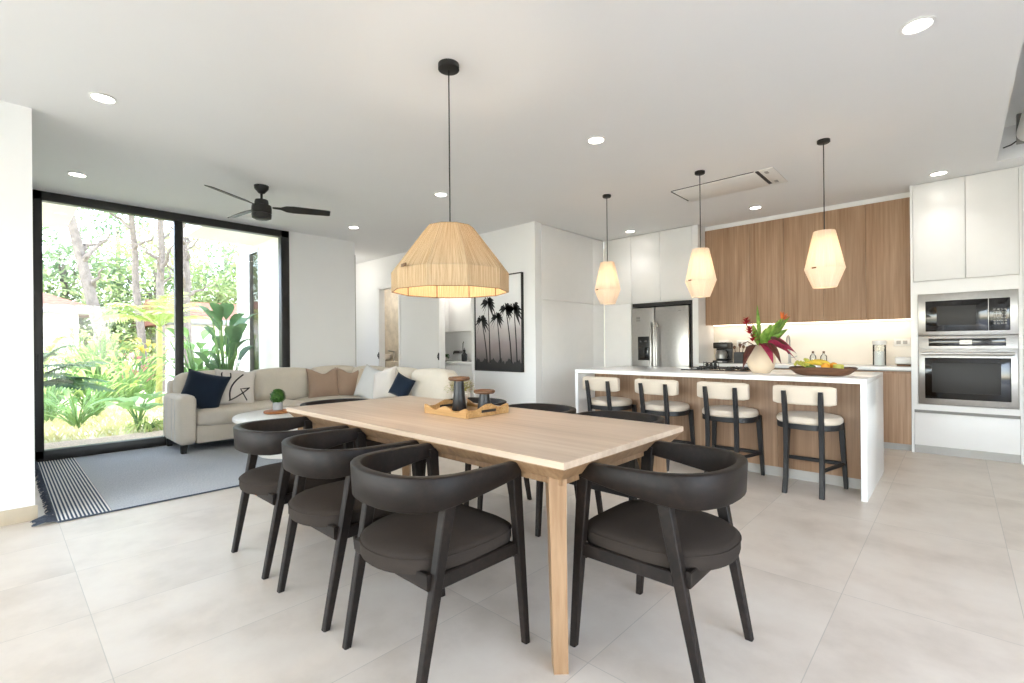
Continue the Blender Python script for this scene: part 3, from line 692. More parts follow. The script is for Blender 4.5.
# ---------------------------------------------------------------- bar stools (front of the stool faces +y, towards the island)
def superell(a, b, n=44, p=2.4, front=0.):
    out = []
    for j in range(n):
        t_ = 2*PI*j/n; c_, s_ = math.cos(t_), math.sin(t_)
        out.append((a*math.copysign(abs(c_)**(2/p), c_), b*math.copysign(abs(s_)**(2/p), s_)))
    return out
def make_stool(label):
    t = thing('bar_stool', label, 'stool', (0, 0, 0), 0, 'bar stools along the island')
    o = superell(.225, .205)
    s = MB(); s.rings([[(x*k, y*k, z) for x, y in o] for k, z in ((.93, .535), (1., .55), (1.0, .575), (.94, .592), (.75, .602), (.35, .606))]); s.build('seat', M['cream'], t)
    MB().rings([[(x*k, y*k, z) for x, y in o] for k, z in ((.97, .497), (.985, .50), (.985, .538), (.9, .54))]).build('seat_frame', M['stoolw'], t)
    for sx in (-1, 1):
        MB().bar((sx*.215, .19, 0), (sx*.19, .165, .53), .028, .028, .042, .042).build('leg', M['stoolw'], t)
        g = MB(); P = [(sx*.125, -.235, 0), (sx*.122, -.205, .12), (sx*.12, -.195, .35), (sx*.12, -.205, .55), (sx*.122, -.235, .72), (sx*.124, -.252, .80)]
        R = []
        for i, p in enumerate(P):
            w_, d_ = (.034, .04) if i < 5 else (.03, .03)
            R.append([(p[0]+a*w_/2, p[1]+b*d_/2, p[2]) for a, b in ((-.7, -1), (.7, -1), (1, -.7), (1, .7), (.7, 1), (-.7, 1), (-1, .7), (-1, -.7))])
        g.rings(R); g.build('leg', M['stoolw'], t)
    r = MB(); r.bar((-.203, .178, .20), (.203, .178, .20), .03, .022); r.build('footrest', M['stoolw'], t)
    for sx in (-1, 1): MB().bar((sx*.205, .172, .20), (sx*.122, -.198, .20), .028, .02).build('stretcher', M['stoolw'], t)
    R = []
    for i in range(13):
        u = -1 + i/6.; x = .212*u; yc = -.205 - .03*(1 - u*u) + .028; e = 1. if abs(u) < .99 else .86
        h = .073*e; th = .024*e
        R.append([(x, yc + th*math.copysign(abs(math.cos(a))**.5, math.cos(a)), .765 + h*math.copysign(abs(math.sin(a))**.45, math.sin(a))) for a in [2*PI*k/24 for k in range(24)]])
    MB().rings(R).build('backrest', M['cream'], t, angle=60)
    return t
sl = ['black bar stool with cream seat nearest the pantry wall, farthest from the oven', 'black bar stool with cream seat, second from the pantry wall', 'black bar stool with cream seat in front of the flower vase', 'black bar stool with cream seat nearest the white island end on the oven side']
st0 = None
for l, x in zip(sl, (-2.70, -2.09, -1.48, -.87)):
    if st0 is None: st0 = make_stool(l); st0.location = (x, 4.42, 0)
    else: dup(st0, (x, 4.42, 0), 0., l)

# ---------------------------------------------------------------- dining table
TX0, TX1, TY0, TY1 = -3.345, -1.0, 1.334, 2.322
t = thing('dining_table', 'long light oak dining table with splayed legs in the middle of the room', 'table')
def rect(x0, x1, y0, y1, z): return [(x0, y0, z), (x1, y0, z), (x1, y1, z), (x0, y1, z)]
MB().rings([rect(TX0, TX1, TY0, TY1, .735), rect(TX0, TX1, TY0, TY1, .758), rect(TX0 + .002, TX1 - .002, TY0 + .002, TY1 - .002, .76)]).build('tabletop', M['table'], t, angle=15)
MB().rings([rect(TX0 + .045, TX1 - .045, TY0 + .045, TY1 - .045, .682), rect(TX0 + .004, TX1 - .004, TY0 + .004, TY1 - .004, .731), rect(TX0 + .004, TX1 - .004, TY0 + .004, TY1 - .004, .7345)]).build('chamfered_rim', M['toak_shade'], t, angle=15)  # separate rim part, its underside shade put into the darker colour
a = MB()
for b in ((TX0 + .06, TX1 - .06, TY0 + .06, TY0 + .085), (TX0 + .06, TX1 - .06, TY1 - .085, TY1 - .06), (TX0 + .06, TX0 + .085, TY0 + .085, TY1 - .085), (TX1 - .085, TX1 - .06, TY0 + .085, TY1 - .085)):
    a.box(*b, .655, .684)
a.build('apron', M['toak_shade'], t)
for sx, x in ((1, TX1 - .035), (-1, TX0 + .035)):
    for sy, y in ((1, TY1 - .035), (-1, TY0 + .02)):
        # plank leg set on the diagonal, broad under the top and narrow at the foot
        di = Vector((-sx, -sy, 0)).normalized(); pe = Vector((-di.y, di.x, 0)); q = Vector((x, y, 0))
        def lr(o0, o1, th, z): return [q + di*o0 - pe*th + Vector((0, 0, z)), q + di*o1 - pe*th + Vector((0, 0, z)), q + di*o1 + pe*th + Vector((0, 0, z)), q + di*o0 + pe*th + Vector((0, 0, z))]
        MB().rings([lr(.0, .075, .026, 0), lr(.045, .15, .03, .5), lr(.055, .20, .034, .685)]).build('leg', M['toak_shade'], t, angle=20)

# ---------------------------------------------------------------- dining chairs (chair faces +y)
def make_chair(label):
    t = thing('dining_chair', label, 'chair', (0, 0, 0), 0, 'black dining chairs around the table')
    # bent horseshoe rail
    pts = []
    W, F, B = .262, .205, -.275
    N = 30
    for i in range(N + 1):
        u = -1 + 2*i/N
        if abs(u) > .62:
            k = (abs(u) - .62)/.38; x = math.copysign(W + .006*math.sin(PI*k) , u); y = -.045 + (F + .045)*k
        else:
            a = u/.62*PI/2; x = (W)*math.copysign(abs(math.sin(a))**.86, a); y = -.045 + (B + .045)*abs(math.cos(a))**.86
        pts.append((x, y, abs(u)))
    R = []
    for i, (x, y, u) in enumerate(pts):
        p0 = pts[max(0, i-1)]; p1 = pts[min(N, i+1)]; d = Vector((p1[0]-p0[0], p1[1]-p0[1], 0)).normalized(); n = Vector((-d.y, d.x, 0))
        h = .120 - .064*max(0, (u - .35)/.65)**1.1; zt = .735 - .012*u*u; lean = .008*(1-u)
        th = .019 if u < .97 else .016
        ring = []
        for q, z in ((-1, zt - h + .004), (-1, zt - .005), (-.75, zt), (.75, zt), (1, zt - .005), (1, zt - h + .004), (.75, zt - h), (-.75, zt - h)):
            off = n*(-q)*th + n*(-(z - (zt - h))/h*lean)*1.0
            ring.append((x + off.x, y + off.y, z))
        R.append(ring)
    MB().rings(R).build('backrest', M['dwood'], t, angle=50)
    # cushion: squarish front, round back
    def outline(k):
        o = []
        for j in range(48):
            a = 2*PI*j/48; c_, s_ = math.cos(a), math.sin(a); p = 4.5 if s_ > 0 else 2.2
            o.append((.248*k*math.copysign(abs(c_)**(2/p), c_), -.012 + .268*k*math.copysign(abs(s_)**(2/p), s_)))
        return o
    MB().rings([[(x, y, z) for x, y in outline(k)] for k, z in ((.93, .392), (.985, .398), (1., .415), (1., .44), (.985, .456), (.93, .466), (.7, .476), (.3, .48))]).build('seat', M['dfab'], t, angle=50)
    # piping line
    MB().tube([(x, y, .449) for x, y in outline(1.0)], .003, 6, loop=True).build('piping', M['dfab'], t)
    MB().rings([[(x, y, z) for x, y in outline(k)] for k, z in ((.72, .366), (.76, .368), (.8, .392), (.7, .394))]).build('seat_frame', M['dwood'], t, angle=50)
    for sx in (-1, 1):
        MB().bar((sx*.262, .243, 0), (sx*.257, .188, .70), .03, .026, .036, .052).build('leg', M['dwood'], t)
        MB().bar((sx*.232, -.25, 0), (sx*.240, -.125, .63), .03, .028, .036, .05).build('leg', M['dwood'], t)
        MB().bar((sx*.255, .21, .385), (sx*.236, -.185, .378), .05, .022).build('side_rail', M['dwood'], t)
    cr = MB(); cr.bar((-.232, -.2, .385), (.232, -.2, .385), .055, .022); cr.build('rear_rail', M['dwood'], t)
    cr = MB(); cr.bar((-.25, .195, .375), (.25, .195, .375), .05, .022); cr.build('front_rail', M['dwood'], t)
    MB().box(-.012, .012, -.2135, -.211, .362, .371).build('maker_tag', M['terr'], t)
    return t
ch = [(-1.515, 1.167, 0., 'dark dining chair'),
      (-2.15, 1.165, 0., 'dark dining chair in the middle of the near long table side'),
      (-2.81, 1.165, 0., 'dark dining chair of the near long table side closest to the rug'),
      (-.858, 1.785, PI/2, 'dark dining chair alone at the table end nearest the kitchen oven'),
      (-1.515, 2.49, PI, 'dark dining chair on the far table side in front of the second bar stool'),
      (-2.15, 2.49, PI, 'dark dining chair in the middle of the far table side, behind the tray'),
      (-2.81, 2.49, PI, 'dark dining chair on the far table side closest to the sofa corner'),
      (-3.52, 1.83, -PI/2, 'dark dining chair at the table end nearest the coffee table')]
c0 = None
ch[0] = (ch[0][0], ch[0][1], 0., 'dark dining chair on the near long table side beside the near table leg')
for x, y, rz, l in ch:
    if c0 is None: c0 = make_chair(l); c0.location = (x, y, 0); c0.rotation_euler = (0, 0, rz)
    else: dup(c0, (x, y, 0), rz, l)

# ---------------------------------------------------------------- tray on the table
t = thing('serving_tray', 'carved wooden serving tray with wavy sides on the dining table', 'tray', (0, 0, .76))
ax0, ax1, ay0, ay1 = -2.385, -2.005, 1.778, 2.112
MB().box(ax0, ax1, ay0, ay1, .002, .014, .002).build('tray_base', M['traywood'], t)
def wavy(x0, y0, x1, y1, hole=False):
    d = Vector((x1 - x0, y1 - y0, 0)); L = d.length; d.normalize(); n = Vector((-d.y, d.x, 0)) * .006; N = 28; m = MB(); R = []
    for i in range(N + 1):
        u = i/N; h = .043 + .014*math.cos(2*PI*u*2) if not hole else .04 + .024*math.sin(PI*u)**2 + .006*math.cos(4*PI*u); p = Vector((x0, y0, 0)) + d*L*u
        R.append([p - n + Vector((0, 0, .002)), p + n + Vector((0, 0, .002)), p + n + Vector((0, 0, h)), p - n + Vector((0, 0, h))])
    m.rings(R); return m
for a in ((ax0, ay0, ax1, ay0), (ax0, ay1, ax1, ay1)): wavy(*a).build('tray_side', M['traywood'], t)
for a in ((ax1, ay0, ax1, ay1), (ax0, ay0, ax0, ay1)):
    o = wavy(*a, hole=True).build('tray_side', M['traywood'], t)
    ym = (ay0 + ay1)/2; MB().box(a[0] - .0075, a[0] + .0075, ym - .06, ym + .06, .022, .04, .004).build('handle_slot', M['bplas'], o)
def holder(label, loc, h):
    t = thing('candle_holder', label, 'candle holder', loc, 0, 'candle holders on the tray')
    MB().lathe([(.043, 0), (.045, .004), (.034, h*.55), (.029, h - .02), (.029, h - .016)], seg=32).build('stem', M['ebony'], t)
    MB().lathe([(.03, h - .022), (.058, h - .022), (.066, h - .014), (.066, h - .005), (.06, h), (.045, h - .001), (.042, h - .006), (.001, h - .006)], seg=32).build('wooden_top', M['capw'], t)
holder('taller black candle holder with a round wooden top on the tray', (-2.245, 1.93, .774), .205)
holder('shorter black candle holder with a round wooden top on the tray', (-2.125, 2.03, .774), .125)
t = thing('potted_plant', 'small leafy plant in a white pot behind the taller candle holder', 'potted plant', (-2.338, 2.02, .774))
MB().lathe([(.038, 0), (.04, .003), (.05, .085), (.047, .088), (.044, .08), (.001, .078)], seg=28).build('pot', M['wceram'], t)
g = MB()
for k in range(260):
    a = rnd.uniform(0, 2*PI); e_ = rnd.uniform(.05, 1.3); R_ = rnd.uniform(.04, .105)
    p = (R_*math.cos(a)*math.cos(e_)*.95, R_*math.sin(a)*math.cos(e_)*.95, .10 + R_*math.sin(e_)*.95)
    g.blade(p, (math.cos(a), math.sin(a), rnd.uniform(-.2, .9)), (0, 0, 1), rnd.uniform(.02, .035), .012, .2, 3, .2)
g.build('foliage', leafmat('sage_leaf', '#75762f', '#b7b05c', 30.), t)

# ---------------------------------------------------------------- rug
t = thing('area_rug', 'grey blue flatweave rug with a striped fringed end by the sliding door', 'rug')
MB().box(-6.93, -4.44, .262, 3.75, .0005, .011, .004).build('weave', M['rug'], t)
g = MB()
for k in range(300):
    x = -6.92 + 2.47*k/299
    y1 = .235 + rnd.uniform(-.02, .015) if x < -4.63 else .15 + rnd.uniform(-.015, .02)
    if x < -4.63: y1 = max(y1, .187)
    dx = rnd.uniform(-.02, .02)
    g.tube([(x, .266, .008), (x + dx*.5, (.266 + y1)/2, .016 + rnd.uniform(0, .012)), (x + dx, y1, .006)], [.004, .005, .003], 5)
g.build('fringe', M['navyfr'], t)
MB().box(-4.446, -4.436, .262, 3.75, .001, .012, .003).build('edge_binding', M['navyfr'], t)

# ---------------------------------------------------------------- sofa
def cushion(mb, x0, x1, y0, y1, z0, z1, puff=.02, r=.05):
    # rounded upholstery block with crowned faces
    n = 10; cx, cy, cz = (x0+x1)/2, (y0+y1)/2, (z0+z1)/2; a, b, c_ = (x1-x0)/2, (y1-y0)/2, (z1-z0)/2
    t = bmesh.new(); bmesh.ops.create_cube(t, size=2); bmesh.ops.subdivide_edges(t, edges=list(t.edges), cuts=n, use_grid_fill=True)
    for v in t.verts:
        q = Vector((v.co.x*a, v.co.y*b, v.co.z*c_)); rr = min(r, a*.95, b*.95, c_*.95)
        core = Vector((max(-a+rr, min(a-rr, q.x)), max(-b+rr, min(b-rr, q.y)), max(-c_+rr, min(c_-rr, q.z)))); d = q - core
        if d.length > 1e-9: q = core + d.normalized()*rr
        u, w_, z_ = v.co.x, v.co.y, v.co.z
        q.z += puff*z_*(1-u*u)*(1-w_*w_); q.x += puff*.6*u*(1-w_*w_)*(1-z_*z_); q.y += puff*.6*w_*(1-u*u)*(1-z_*z_)
        v.co = q + Vector((cx, cy, cz))
    return mb._merge(t)
t = thing('sectional_sofa', 'cream L-shaped sectional sofa under the sliding glass door', 'sofa')
SB = -6.93
MB().box(SB + .01, -6.22, 1.50, 3.85, .10, .30, .02).box(-6.22, -4.35, 3.05, 3.85, .10, .30, .02).build('base', M['sofa'], t)
arm = MB(); cushion(arm, SB + .0, -6.17, 1.325, 1.505, .10, .645, .006, .06); ao = arm.build('arm', M['sofa'], t, angle=60)
sm = MB()
for x in (-6.86, -6.70, -6.48, -6.33): sm.tube([(x, 1.322, .13), (x, 1.3205, .4), (x, 1.324, .6)], .003, 5)
sm.build('seam', M['greyf'], ao)
bk = MB(); cushion(bk, SB, -6.74, 1.36, 3.9, .12, .80, .004, .05); cushion(bk, -6.74, -4.3, 3.72, 3.9, .12, .80, .004, .05); bk.build('back_frame', M['sofa'], t, angle=60)
for y0, y1 in ((1.51, 2.72), ): cushion(MB_ := MB(), -6.72, -6.185, y0, y1, .285, .475, .02, .05).build('seat_cushion', M['sofa'], t, angle=60)
cushion(MB(), -6.72, -6.185, 2.73, 3.70, .285, .475, .02, .05).build('seat_cushion', M['sofa'], t, angle=60)
cushion(MB(), -6.17, -5.3, 3.0, 3.70, .285, .475, .02, .05).build('seat_cushion', M['sofa'], t, angle=60)
cushion(MB(), -5.29, -4.36, 3.0, 3.70, .285, .475, .02, .05).build('seat_cushion', M['sofa'], t, angle=60)
for y0, y1 in ((1.40, 2.19), (2.20, 2.98), (2.99, 3.68)): cushion(MB(), -6.78, -6.56, y0, y1, .47, .87, .03, .07).build('back_cushion', M['sofaback'], t, angle=60)
for x0, x1 in ((-6.5, -5.72), (-5.71, -5.03), (-5.02, -4.32)): cushion(MB(), x0, x1, 3.5, 3.74, .47, .87, .03, .07).build('back_cushion', M['sofaback'], t, angle=60)
for x, y in ((-6.23, 1.38), (-6.87, 1.38), (-6.87, 3.8), (-4.42, 3.1), (-4.42, 3.8), (-6.2, 3.1)):
    MB().bar((x, y, .012), (x, y, .102), .05, .05, .065, .065).build('leg', M['blackm'], t)

def pillow(name, label, loc, rot, w, h, th, mat, dent=0., group=None):
    m = MB(); N = 18; top = []; bot = []
    for i in range(N+1):
        a = []; b = []
        for j in range(N+1):
            u = -1 + 2*i/N; v = -1 + 2*j/N
            x = w/2*u*(1 - .10*(1 - abs(v)**2)*abs(u)**2); z = h/2*v*(1 - .10*(1 - abs(u)**2)*abs(v)**2)
            k = max(0, (1 - u**4)*(1 - v**4))**.55*th/2
            if dent and v > 0: z -= dent*v*v*math.exp(-(u/.45)**2); 
            a.append((x, -k, z)); b.append((x, k, z))
        top.append(a); bot.append(b)
    m.rings(top, close=False, cap=False); m.rings(bot, close=False, cap=False)
    bmesh.ops.remove_doubles(m.bm, verts=m.bm.verts, dist=1e-4)
    o = m.build(name, mat, angle=70); o.location = loc; o.rotation_euler = rot
    return tag(o, label, 'pillow', group)
def R3(x, y, z): return (math.radians(x), math.radians(y), math.radians(z))
G = 'throw pillows on the sofa'
pillow('throw_pillow', 'dark navy throw pillow leaning in the sofa corner against the striped arm', (-6.42, 1.62, .67), R3(-20, 14, 58), .46, .46, .15, M['navy'], 0, G)
pw = pillow('throw_pillow', 'off white throw pillow with black brush lines, next to the navy one by the arm', (-6.47, 1.97, .68), R3(-17, 6, 82), .46, .46, .15, M['creamp'], 0, G)
def pline(pts):
    # printed brush line following the pillow's front
    out = []
    for u, v in pts:
        k = max(0, (1 - u**4)*(1 - v**4))**.55*.075; out.append((.23*u*(1 - .10*(1 - v*v)*u*u), -k - .001, .23*v*(1 - .1*(1 - u*u)*v*v)))
    return out
L = MB()
L.tube(pline([(-.5 + .22*math.cos(a), .62 + .28*math.sin(a)) for a in [math.radians(q) for q in range(150, 400, 14)]]), .008, 6)
L.tube(pline([(.3 - .55*s_ - .25*math.sin(PI*s_), .7 - 1.45*s_) for s_ in [k/14 for k in range(15)]]), .009, 6)
L.tube(pline([(-.3 + .95*s_, -.8 + .75*s_*s_ + .15*math.sin(3*s_)) for s_ in [k/14 for k in range(15)]]), .008, 6)
L.tube(pline([(.65, -.05), (.4, -.1), (.2, -.12), (.35, -.4), (.55, -.75)]), .007, 6)
L.build('brush_print', M['stripe'], pw)
pillow('throw_pillow', 'left brown linen throw pillow of the pair, nearer the sofa arm', (-6.44, 3.07, .665), R3(-14, 0, 80), .44, .44, .16, M['brownf'], .07, G)
pillow('throw_pillow', 'right brown linen throw pillow of the pair, nearer the sofa corner', (-6.33, 3.42, .665), R3(-14, 0, 58), .44, .44, .16, M['brownf'], .07, G)
pillow('throw_pillow', 'light tan throw pillow just right of the brown ones, against the sofa back', (-5.97, 3.46, .665), R3(-14, 0, 5), .42, .42, .14, M['beigef'], .03, G)
pillow('throw_pillow', 'pale grey throw pillow right of the tan one, leaning low on the sofa', (-5.74, 3.38, .675), R3(-20, 12, 6), .46, .46, .12, M['greyf'], 0, G)
pillow('throw_pillow', 'cream fringed throw pillow between the pale grey and the small navy ones', (-5.42, 3.40, .68), R3(-16, -14, 10), .42, .42, .14, M['creamp'], 0, G)
pillow('throw_pillow', 'small navy throw pillow standing on a corner near the tray end of the sofa', (-4.93, 3.33, .68), R3(-16, 22, 20), .28, .28, .12, M['navy'], 0, G)

# ---------------------------------------------------------------- coffee table
t = thing('coffee_table', 'round white coffee table on a drum base in front of the sofa', 'table', (-5.40, 2.22, .011))
MB().lathe([(.50, .37), (.565, .375), (.58, .39), (.58, .42), (.565, .433), (.54, .436), (.001, .436)], seg=56).build('tabletop', M['coffee'], t)
MB().lathe([(.34, 0), (.345, .01), (.345, .36), (.36, .372)], seg=48).build('drum_base', M['coffee'], t)
tag(MB().lathe([(.11, .0), (.13, .004), (.135, .02), (.125, .03), (.1, .032), (.001, .03)], (-5.50, 2.09, .4475), 36).build('wooden_board', M['terr']), 'round orange wooden board under the small ball plant on the coffee table', 'board')
t = thing('ball_plant', 'small clipped ball plant in a grey pot on the coffee table', 'potted plant', (-5.50, 2.10, .480))
MB().lathe([(.048, 0), (.05, .004), (.052, .085), (.046, .087), (.044, .07), (.001, .068)], seg=26).build('pot', M['concrete'], t)
g = MB(); g.ball((0, 0, .15), .07, u=16, v=12)
for k in range(420):
    z = rnd.uniform(-.85, 1); a = rnd.uniform(0, 2*PI); s_ = math.sqrt(1 - z*z); d = Vector((s_*math.cos(a), s_*math.sin(a), z))
    g.blade(Vector((0, 0, .15)) + d*.066, d + Vector((rnd.uniform(-.6, .6), rnd.uniform(-.6, .6), rnd.uniform(-.3, .6))), (0, 0, 1), .024, .013, .1, 3, .2)
g.build('foliage', leafmat('boxwood', '#2f5a1c', '#5d8c36', 30., .2), t)
g = MB()
R = []
for k in range(9):
    u = k/8; R.append([(-.16 + .32*u + .015*math.sin(9*u + j), -.06*math.cos(j*PI/5) + .02*math.sin(5*u), .018 + .018*math.sin(j*PI/5)*(1 + .5*math.sin(7*u + j))) for j in range(10)])
o = g.rings(R).build('table_runner', M['greyf']); o.location = (-5.40, 2.52, .4475); tag(o, 'crumpled pale cloth lying on the coffee table beside the ball plant', 'cloth')

# ---------------------------------------------------------------- framed picture
t = thing('framed_picture', 'tall black framed photo of palm trees on the white wall', 'picture', (-4.8, 4.9, 0))
x0, x1, z0, z1 = -.485, .468, .80, 2.17
fr = MB()
for b in ((x0, x0 + .014, z0, z1), (x1 - .014, x1, z0, z1), (x0, x1, z0, z0 + .014), (x0, x1, z1 - .014, z1)): fr.box(b[0], b[1], -.045, -.002, b[2], b[3], .002)
fr.build('frame', M['blackm'], t)
cv = MB().box(x0 + .013, x1 - .013, -.03, -.004, 0, z1 - z0 - .026).build('print', M['print'], t); cv.location = (0, 0, z0 + .013)
pm = MB()
def palm2d(x, z, h, s, lean):
    n = 8; P = [(x + lean*(k/n)**1.5, -.0325, z + h*k/n) for k in range(n+1)]
    pm.tube(P, [.009 - .004*k/n for k in range(n+1)], 5); cx, cz = P[-1][0], P[-1][2]
    for q in range(13):
        a = -.9 + q*(PI + 1.8)/12; L_ = s*rnd.uniform(.8, 1.1); pr_ = None
        for k in range(8):
            u = k/7; px = cx + math.cos(a)*L_*u; pz = cz + math.sin(a)*L_*u - .55*L_*u*u; w_ = s*.16*math.sin(PI*(.12 + .88*u)) + .002
            row = [pm.bm.verts.new((px - w_*math.sin(a)*.6, -.0325, pz + w_*.7)), pm.bm.verts.new((px + w_*math.sin(a)*.6, -.0325, pz - w_*.9))]
            if pr_: pm.bm.faces.new((pr_[0], pr_[1], row[1], row[0]))
            pr_ = row
for x, zt, h, s, ln in ((-.34, 1.55, .64, .15, -.11), (-.20, 1.80, .88, .17, -.03), (-.02, 1.58, .66, .14, -.06), (.155, 1.69, .76, .15, -.1), (.31, 1.68, .74, .18, -.05)):
    palm2d(x - ln, zt - h, h, s, ln)
bs = [(x0 + .015, z0 + .016)]
for k in range(41): bs.append((x0 + .015 + (x1 - x0 - .03)*k/40, z0 + .12 + .05*abs(math.sin(k*1.7)) + .03*math.sin(k*.9)))
bs.append((x1 - .015, z0 + .016)); vs = [pm.bm.verts.new((x, -.0322, z)) for x, z in bs]; pm.bm.faces.new(vs)
pm.build('palm_silhouettes', M['ink'], t, flat=True)

# ---------------------------------------------------------------- laundry niche beyond the second doorway
t = thing('laundry_wall_cabinet', 'white upper cabinet seen through the second doorway above a small tap', 'cabinet')
MB().box(-7.09, -4.75, 5.39, 5.69, 1.42, CZ - .02).build('body', M['white'], t)
for k in range(4): door(t, (-7.09 + .585*k + .003, -7.09 + .585*(k+1) - .003, 5.37, 5.39, 1.42, CZ - .03), M['white'])
t = thing('laundry_base_cabinet', 'white base cabinet seen through the second doorway below a small tap', 'cabinet')
MB().box(-7.09, -4.75, 5.36, 5.69, 0, .07).build('plinth', M['plinth'], t)
MB().box(-7.09, -4.75, 5.32, 5.69, .07, .86).build('body', M['white'], t)
for k in range(5): door(t, (-7.09 + .468*k + .003, -7.09 + .468*(k+1) - .003, 5.30, 5.32, .08, .83), M['white'])
MB().box(-7.095, -4.74, 5.29, 5.69, .861, .90, .003).build('worktop', M['quartz'], t)
t = thing('laundry_tap', 'black wall tap seen through the second doorway above the white base cabinet', 'tap', (-6.58, 5.7, 1.12))
MB().tube([(0, -.02, -.06), (0, -.16, -.06), (0, -.16, -.1)], .012, 8).build('spout', M['blackm'], t)
MB().box(-.14, .14, -.04, -.001, -.085, -.035, .008).build('tap_body', M['steeld'], t)
MB().tube([(.1, -.03, -.05), (.16, -.08, .09), (.19, -.09, .12)], .008, 6).build('lever', M['blackm'], t)
t = thing('soap_dispenser', 'small dark bottle on the worktop seen through the second doorway', 'bottle', (-6.25, 5.5, .90))
MB().lathe([(.045, 0), (.05, .01), (.05, .12), (.02, .15), (.018, .18)], seg=18).build('bottle_body', M['ebony'], t)
MB().lathe([(.02, .17), (.02, .2), (.006, .205), (.006, .235)], seg=12).build('pump', M['blackm'], t)
t = thing('trailing_plant', 'small dark trailing plant on the worktop seen through the second doorway', 'plant', (-6.78, 5.5, .90))
MB().lathe([(.035, 0), (.05, .01), (.055, .07), (.05, .07)], seg=16).build('pot', M['wceram'], t)
g = MB()
for k in range(40):
    a = rnd.uniform(0, 6.28); g.blade((.03*math.cos(a), .03*math.sin(a), .07), (math.cos(a), math.sin(a), rnd.uniform(.2, 1.6)), (0, 0, 1), rnd.uniform(.08, .17), .05, .5, 4, .2)
g.build('foliage', M['leafC'], t)
t = thing('bathroom_vanity', 'pale vanity with a tap seen through the first doorway', 'vanity')
MB().box(-9.55, -8.2, 5.38, 5.78, 0, .86, .01).build('body', M['textured'], t)
MB().tube([(-8.72, 5.7, .86), (-8.72, 5.7, 1.06), (-8.72, 5.56, 1.08)], .018, 8).build('tap', M['steel'], t)
MB().lathe([(.12, .86), (.2, .9), (.22, 1.0), (.2, 1.0), (.1, .9)], (-9.0, 5.55, 0), 24).build('basin', M['wceram'], t)

# ---------------------------------------------------------------- garden
g = MB(); g.box(-60, 40, -40, 60, -.16, -.10); struct(g.build('ground', M['ground']))
struct(MB().box(-8.75, XW - .13, -1.5, 3.0, -.099, -.06).build('path_gravel', M['gravel']))
def rv(a): return rnd.uniform(-a, a)
def frond(mb, p, d, L, droop, n=22, W=.035, ll=.3):
    p = Vector(p); d = Vector(d).normalized(); s = d.cross(Vector((0, 0, 1)))
    s = s.normalized() if s.length > .05 else Vector((1, 0, 0)); pts = []
    for i in range(n+1):
        u = i/n; pts.append(p + d*L*u - Vector((0, 0, droop*L*u*u)))
    mb.tube(pts, [.012*(1 - .8*i/n) for i in range(n+1)], 4)
    for i in range(3, n+1):
        tg = (pts[i] - pts[i-1]).normalized(); k = math.sin(PI*min(.97, .1 + .85*i/n))
        for sg in (-1, 1): mb.blade(pts[i], tg*.7 + s*sg*.9 + Vector((0, 0, .12 + rv(.1))), (0, 0, 1), ll*L*k*rnd.uniform(.85, 1.1), W, .35, 3, .15)
def palm(name, label, x, y, th, nf, L, mat, group=None, ll=.3, stem='palmbark', spread=.9, W=.035):
    t = thing(name, label, 'palm', (x, y, -.1), 0, group)
    if th > .05: MB().tube([(0, 0, 0), (.02, .02, th*.5), (0, .03, th)], [.07, .055, .05], 10).build('trunk', M[stem], t)
    else: MB().tube([(0, 0, 0), (0, 0, .2)], [.05, .04], 8).build('trunk', M[stem], t)
    m = MB()
    for k in range(nf):
        a = k*2.4 + rv(.3); e_ = rnd.uniform(.25, 1.35)*spread
        frond(m, (0, .03 if th > .05 else 0, max(th, .15)), (math.cos(a)*math.cos(e_), math.sin(a)*math.cos(e_), math.sin(e_) + .25), L*rnd.uniform(.8, 1.1), .45, ll=ll, W=W)
    m.build('fronds', M[mat], t)
palm('areca_palm', 'dark feathery palm just outside the glass at the left end of the sliding door', -8.8, .12, .7, 36, 1.25, 'leafC', ll=.26, W=.045)
palm('garden_palm', 'tall bright green palm with a pale stem in the middle of the garden view', -12.8, 2.38, 1.75, 16, 1.45, 'leafA', ll=.34, W=.05)
palm('young_palm', 'bright fan of young palm fronds behind the sofa, right of the door mullion', -12.4, 3.9, .9, 13, 1.3, 'leafA', ll=.32, W=.045)
palm('low_palm', 'pale green low palm at the left edge of the garden in front of the house', -14., .6, .9, 11, 1.4, 'leafA', ll=.3, W=.05)
def broad(name, label, x, y, n, L, W, mat, hz=.0, lean=.6, group=None, droop=.5, cat='plant', stemh=.5, sp=.25):
    t = thing(name, label, cat, (x, y, -.1), 0, group); st = MB(); lf = MB()
    for k in range(n):
        a = k*2.4 + rv(.4); h = stemh*rnd.uniform(.45, 1.1) + hz; r_ = sp*rnd.uniform(.3, 1); b = (r_*math.cos(a), r_*math.sin(a), h)
        st.tube([(0, 0, 0), (b[0]*.4, b[1]*.4, h*.6), b], [.014, .011, .008], 5)
        lf.blade(b, (math.cos(a)*lean, math.sin(a)*lean, rnd.uniform(.5, 1.1)), (0, 0, 1), L*rnd.uniform(.75, 1.15), W*rnd.uniform(.8, 1.1), droop, 7, .25)
    st.build('stems', M['leafB'], t); lf.build('leaves', M[mat], t)
broad('heliconia', 'leafy heliconia outside the glass right of the door mullion', -9.0, 2.2, 34, .5, .15, 'leafB', stemh=1.35, sp=.4)
broad('heliconia', 'dense dark heliconia against the white wing wall outside the glass', -8.3, 2.4, 30, .6, .2, 'leafC', stemh=1.55, sp=.26, lean=.35)
broad('elephant_ear', 'broad-leaved low plant outside the glass beside the sofa arm', -9.2, 1.45, 9, .5, .34, 'leafB', stemh=.5, sp=.25, lean=1.)
broad('spider_plant', 'spiky pale grass clump below the broad-leaved plant by the sofa arm', -9.05, 1.56, 46, .5, .03, 'leafA', stemh=.12, sp=.1, lean=.9, droop=.9)
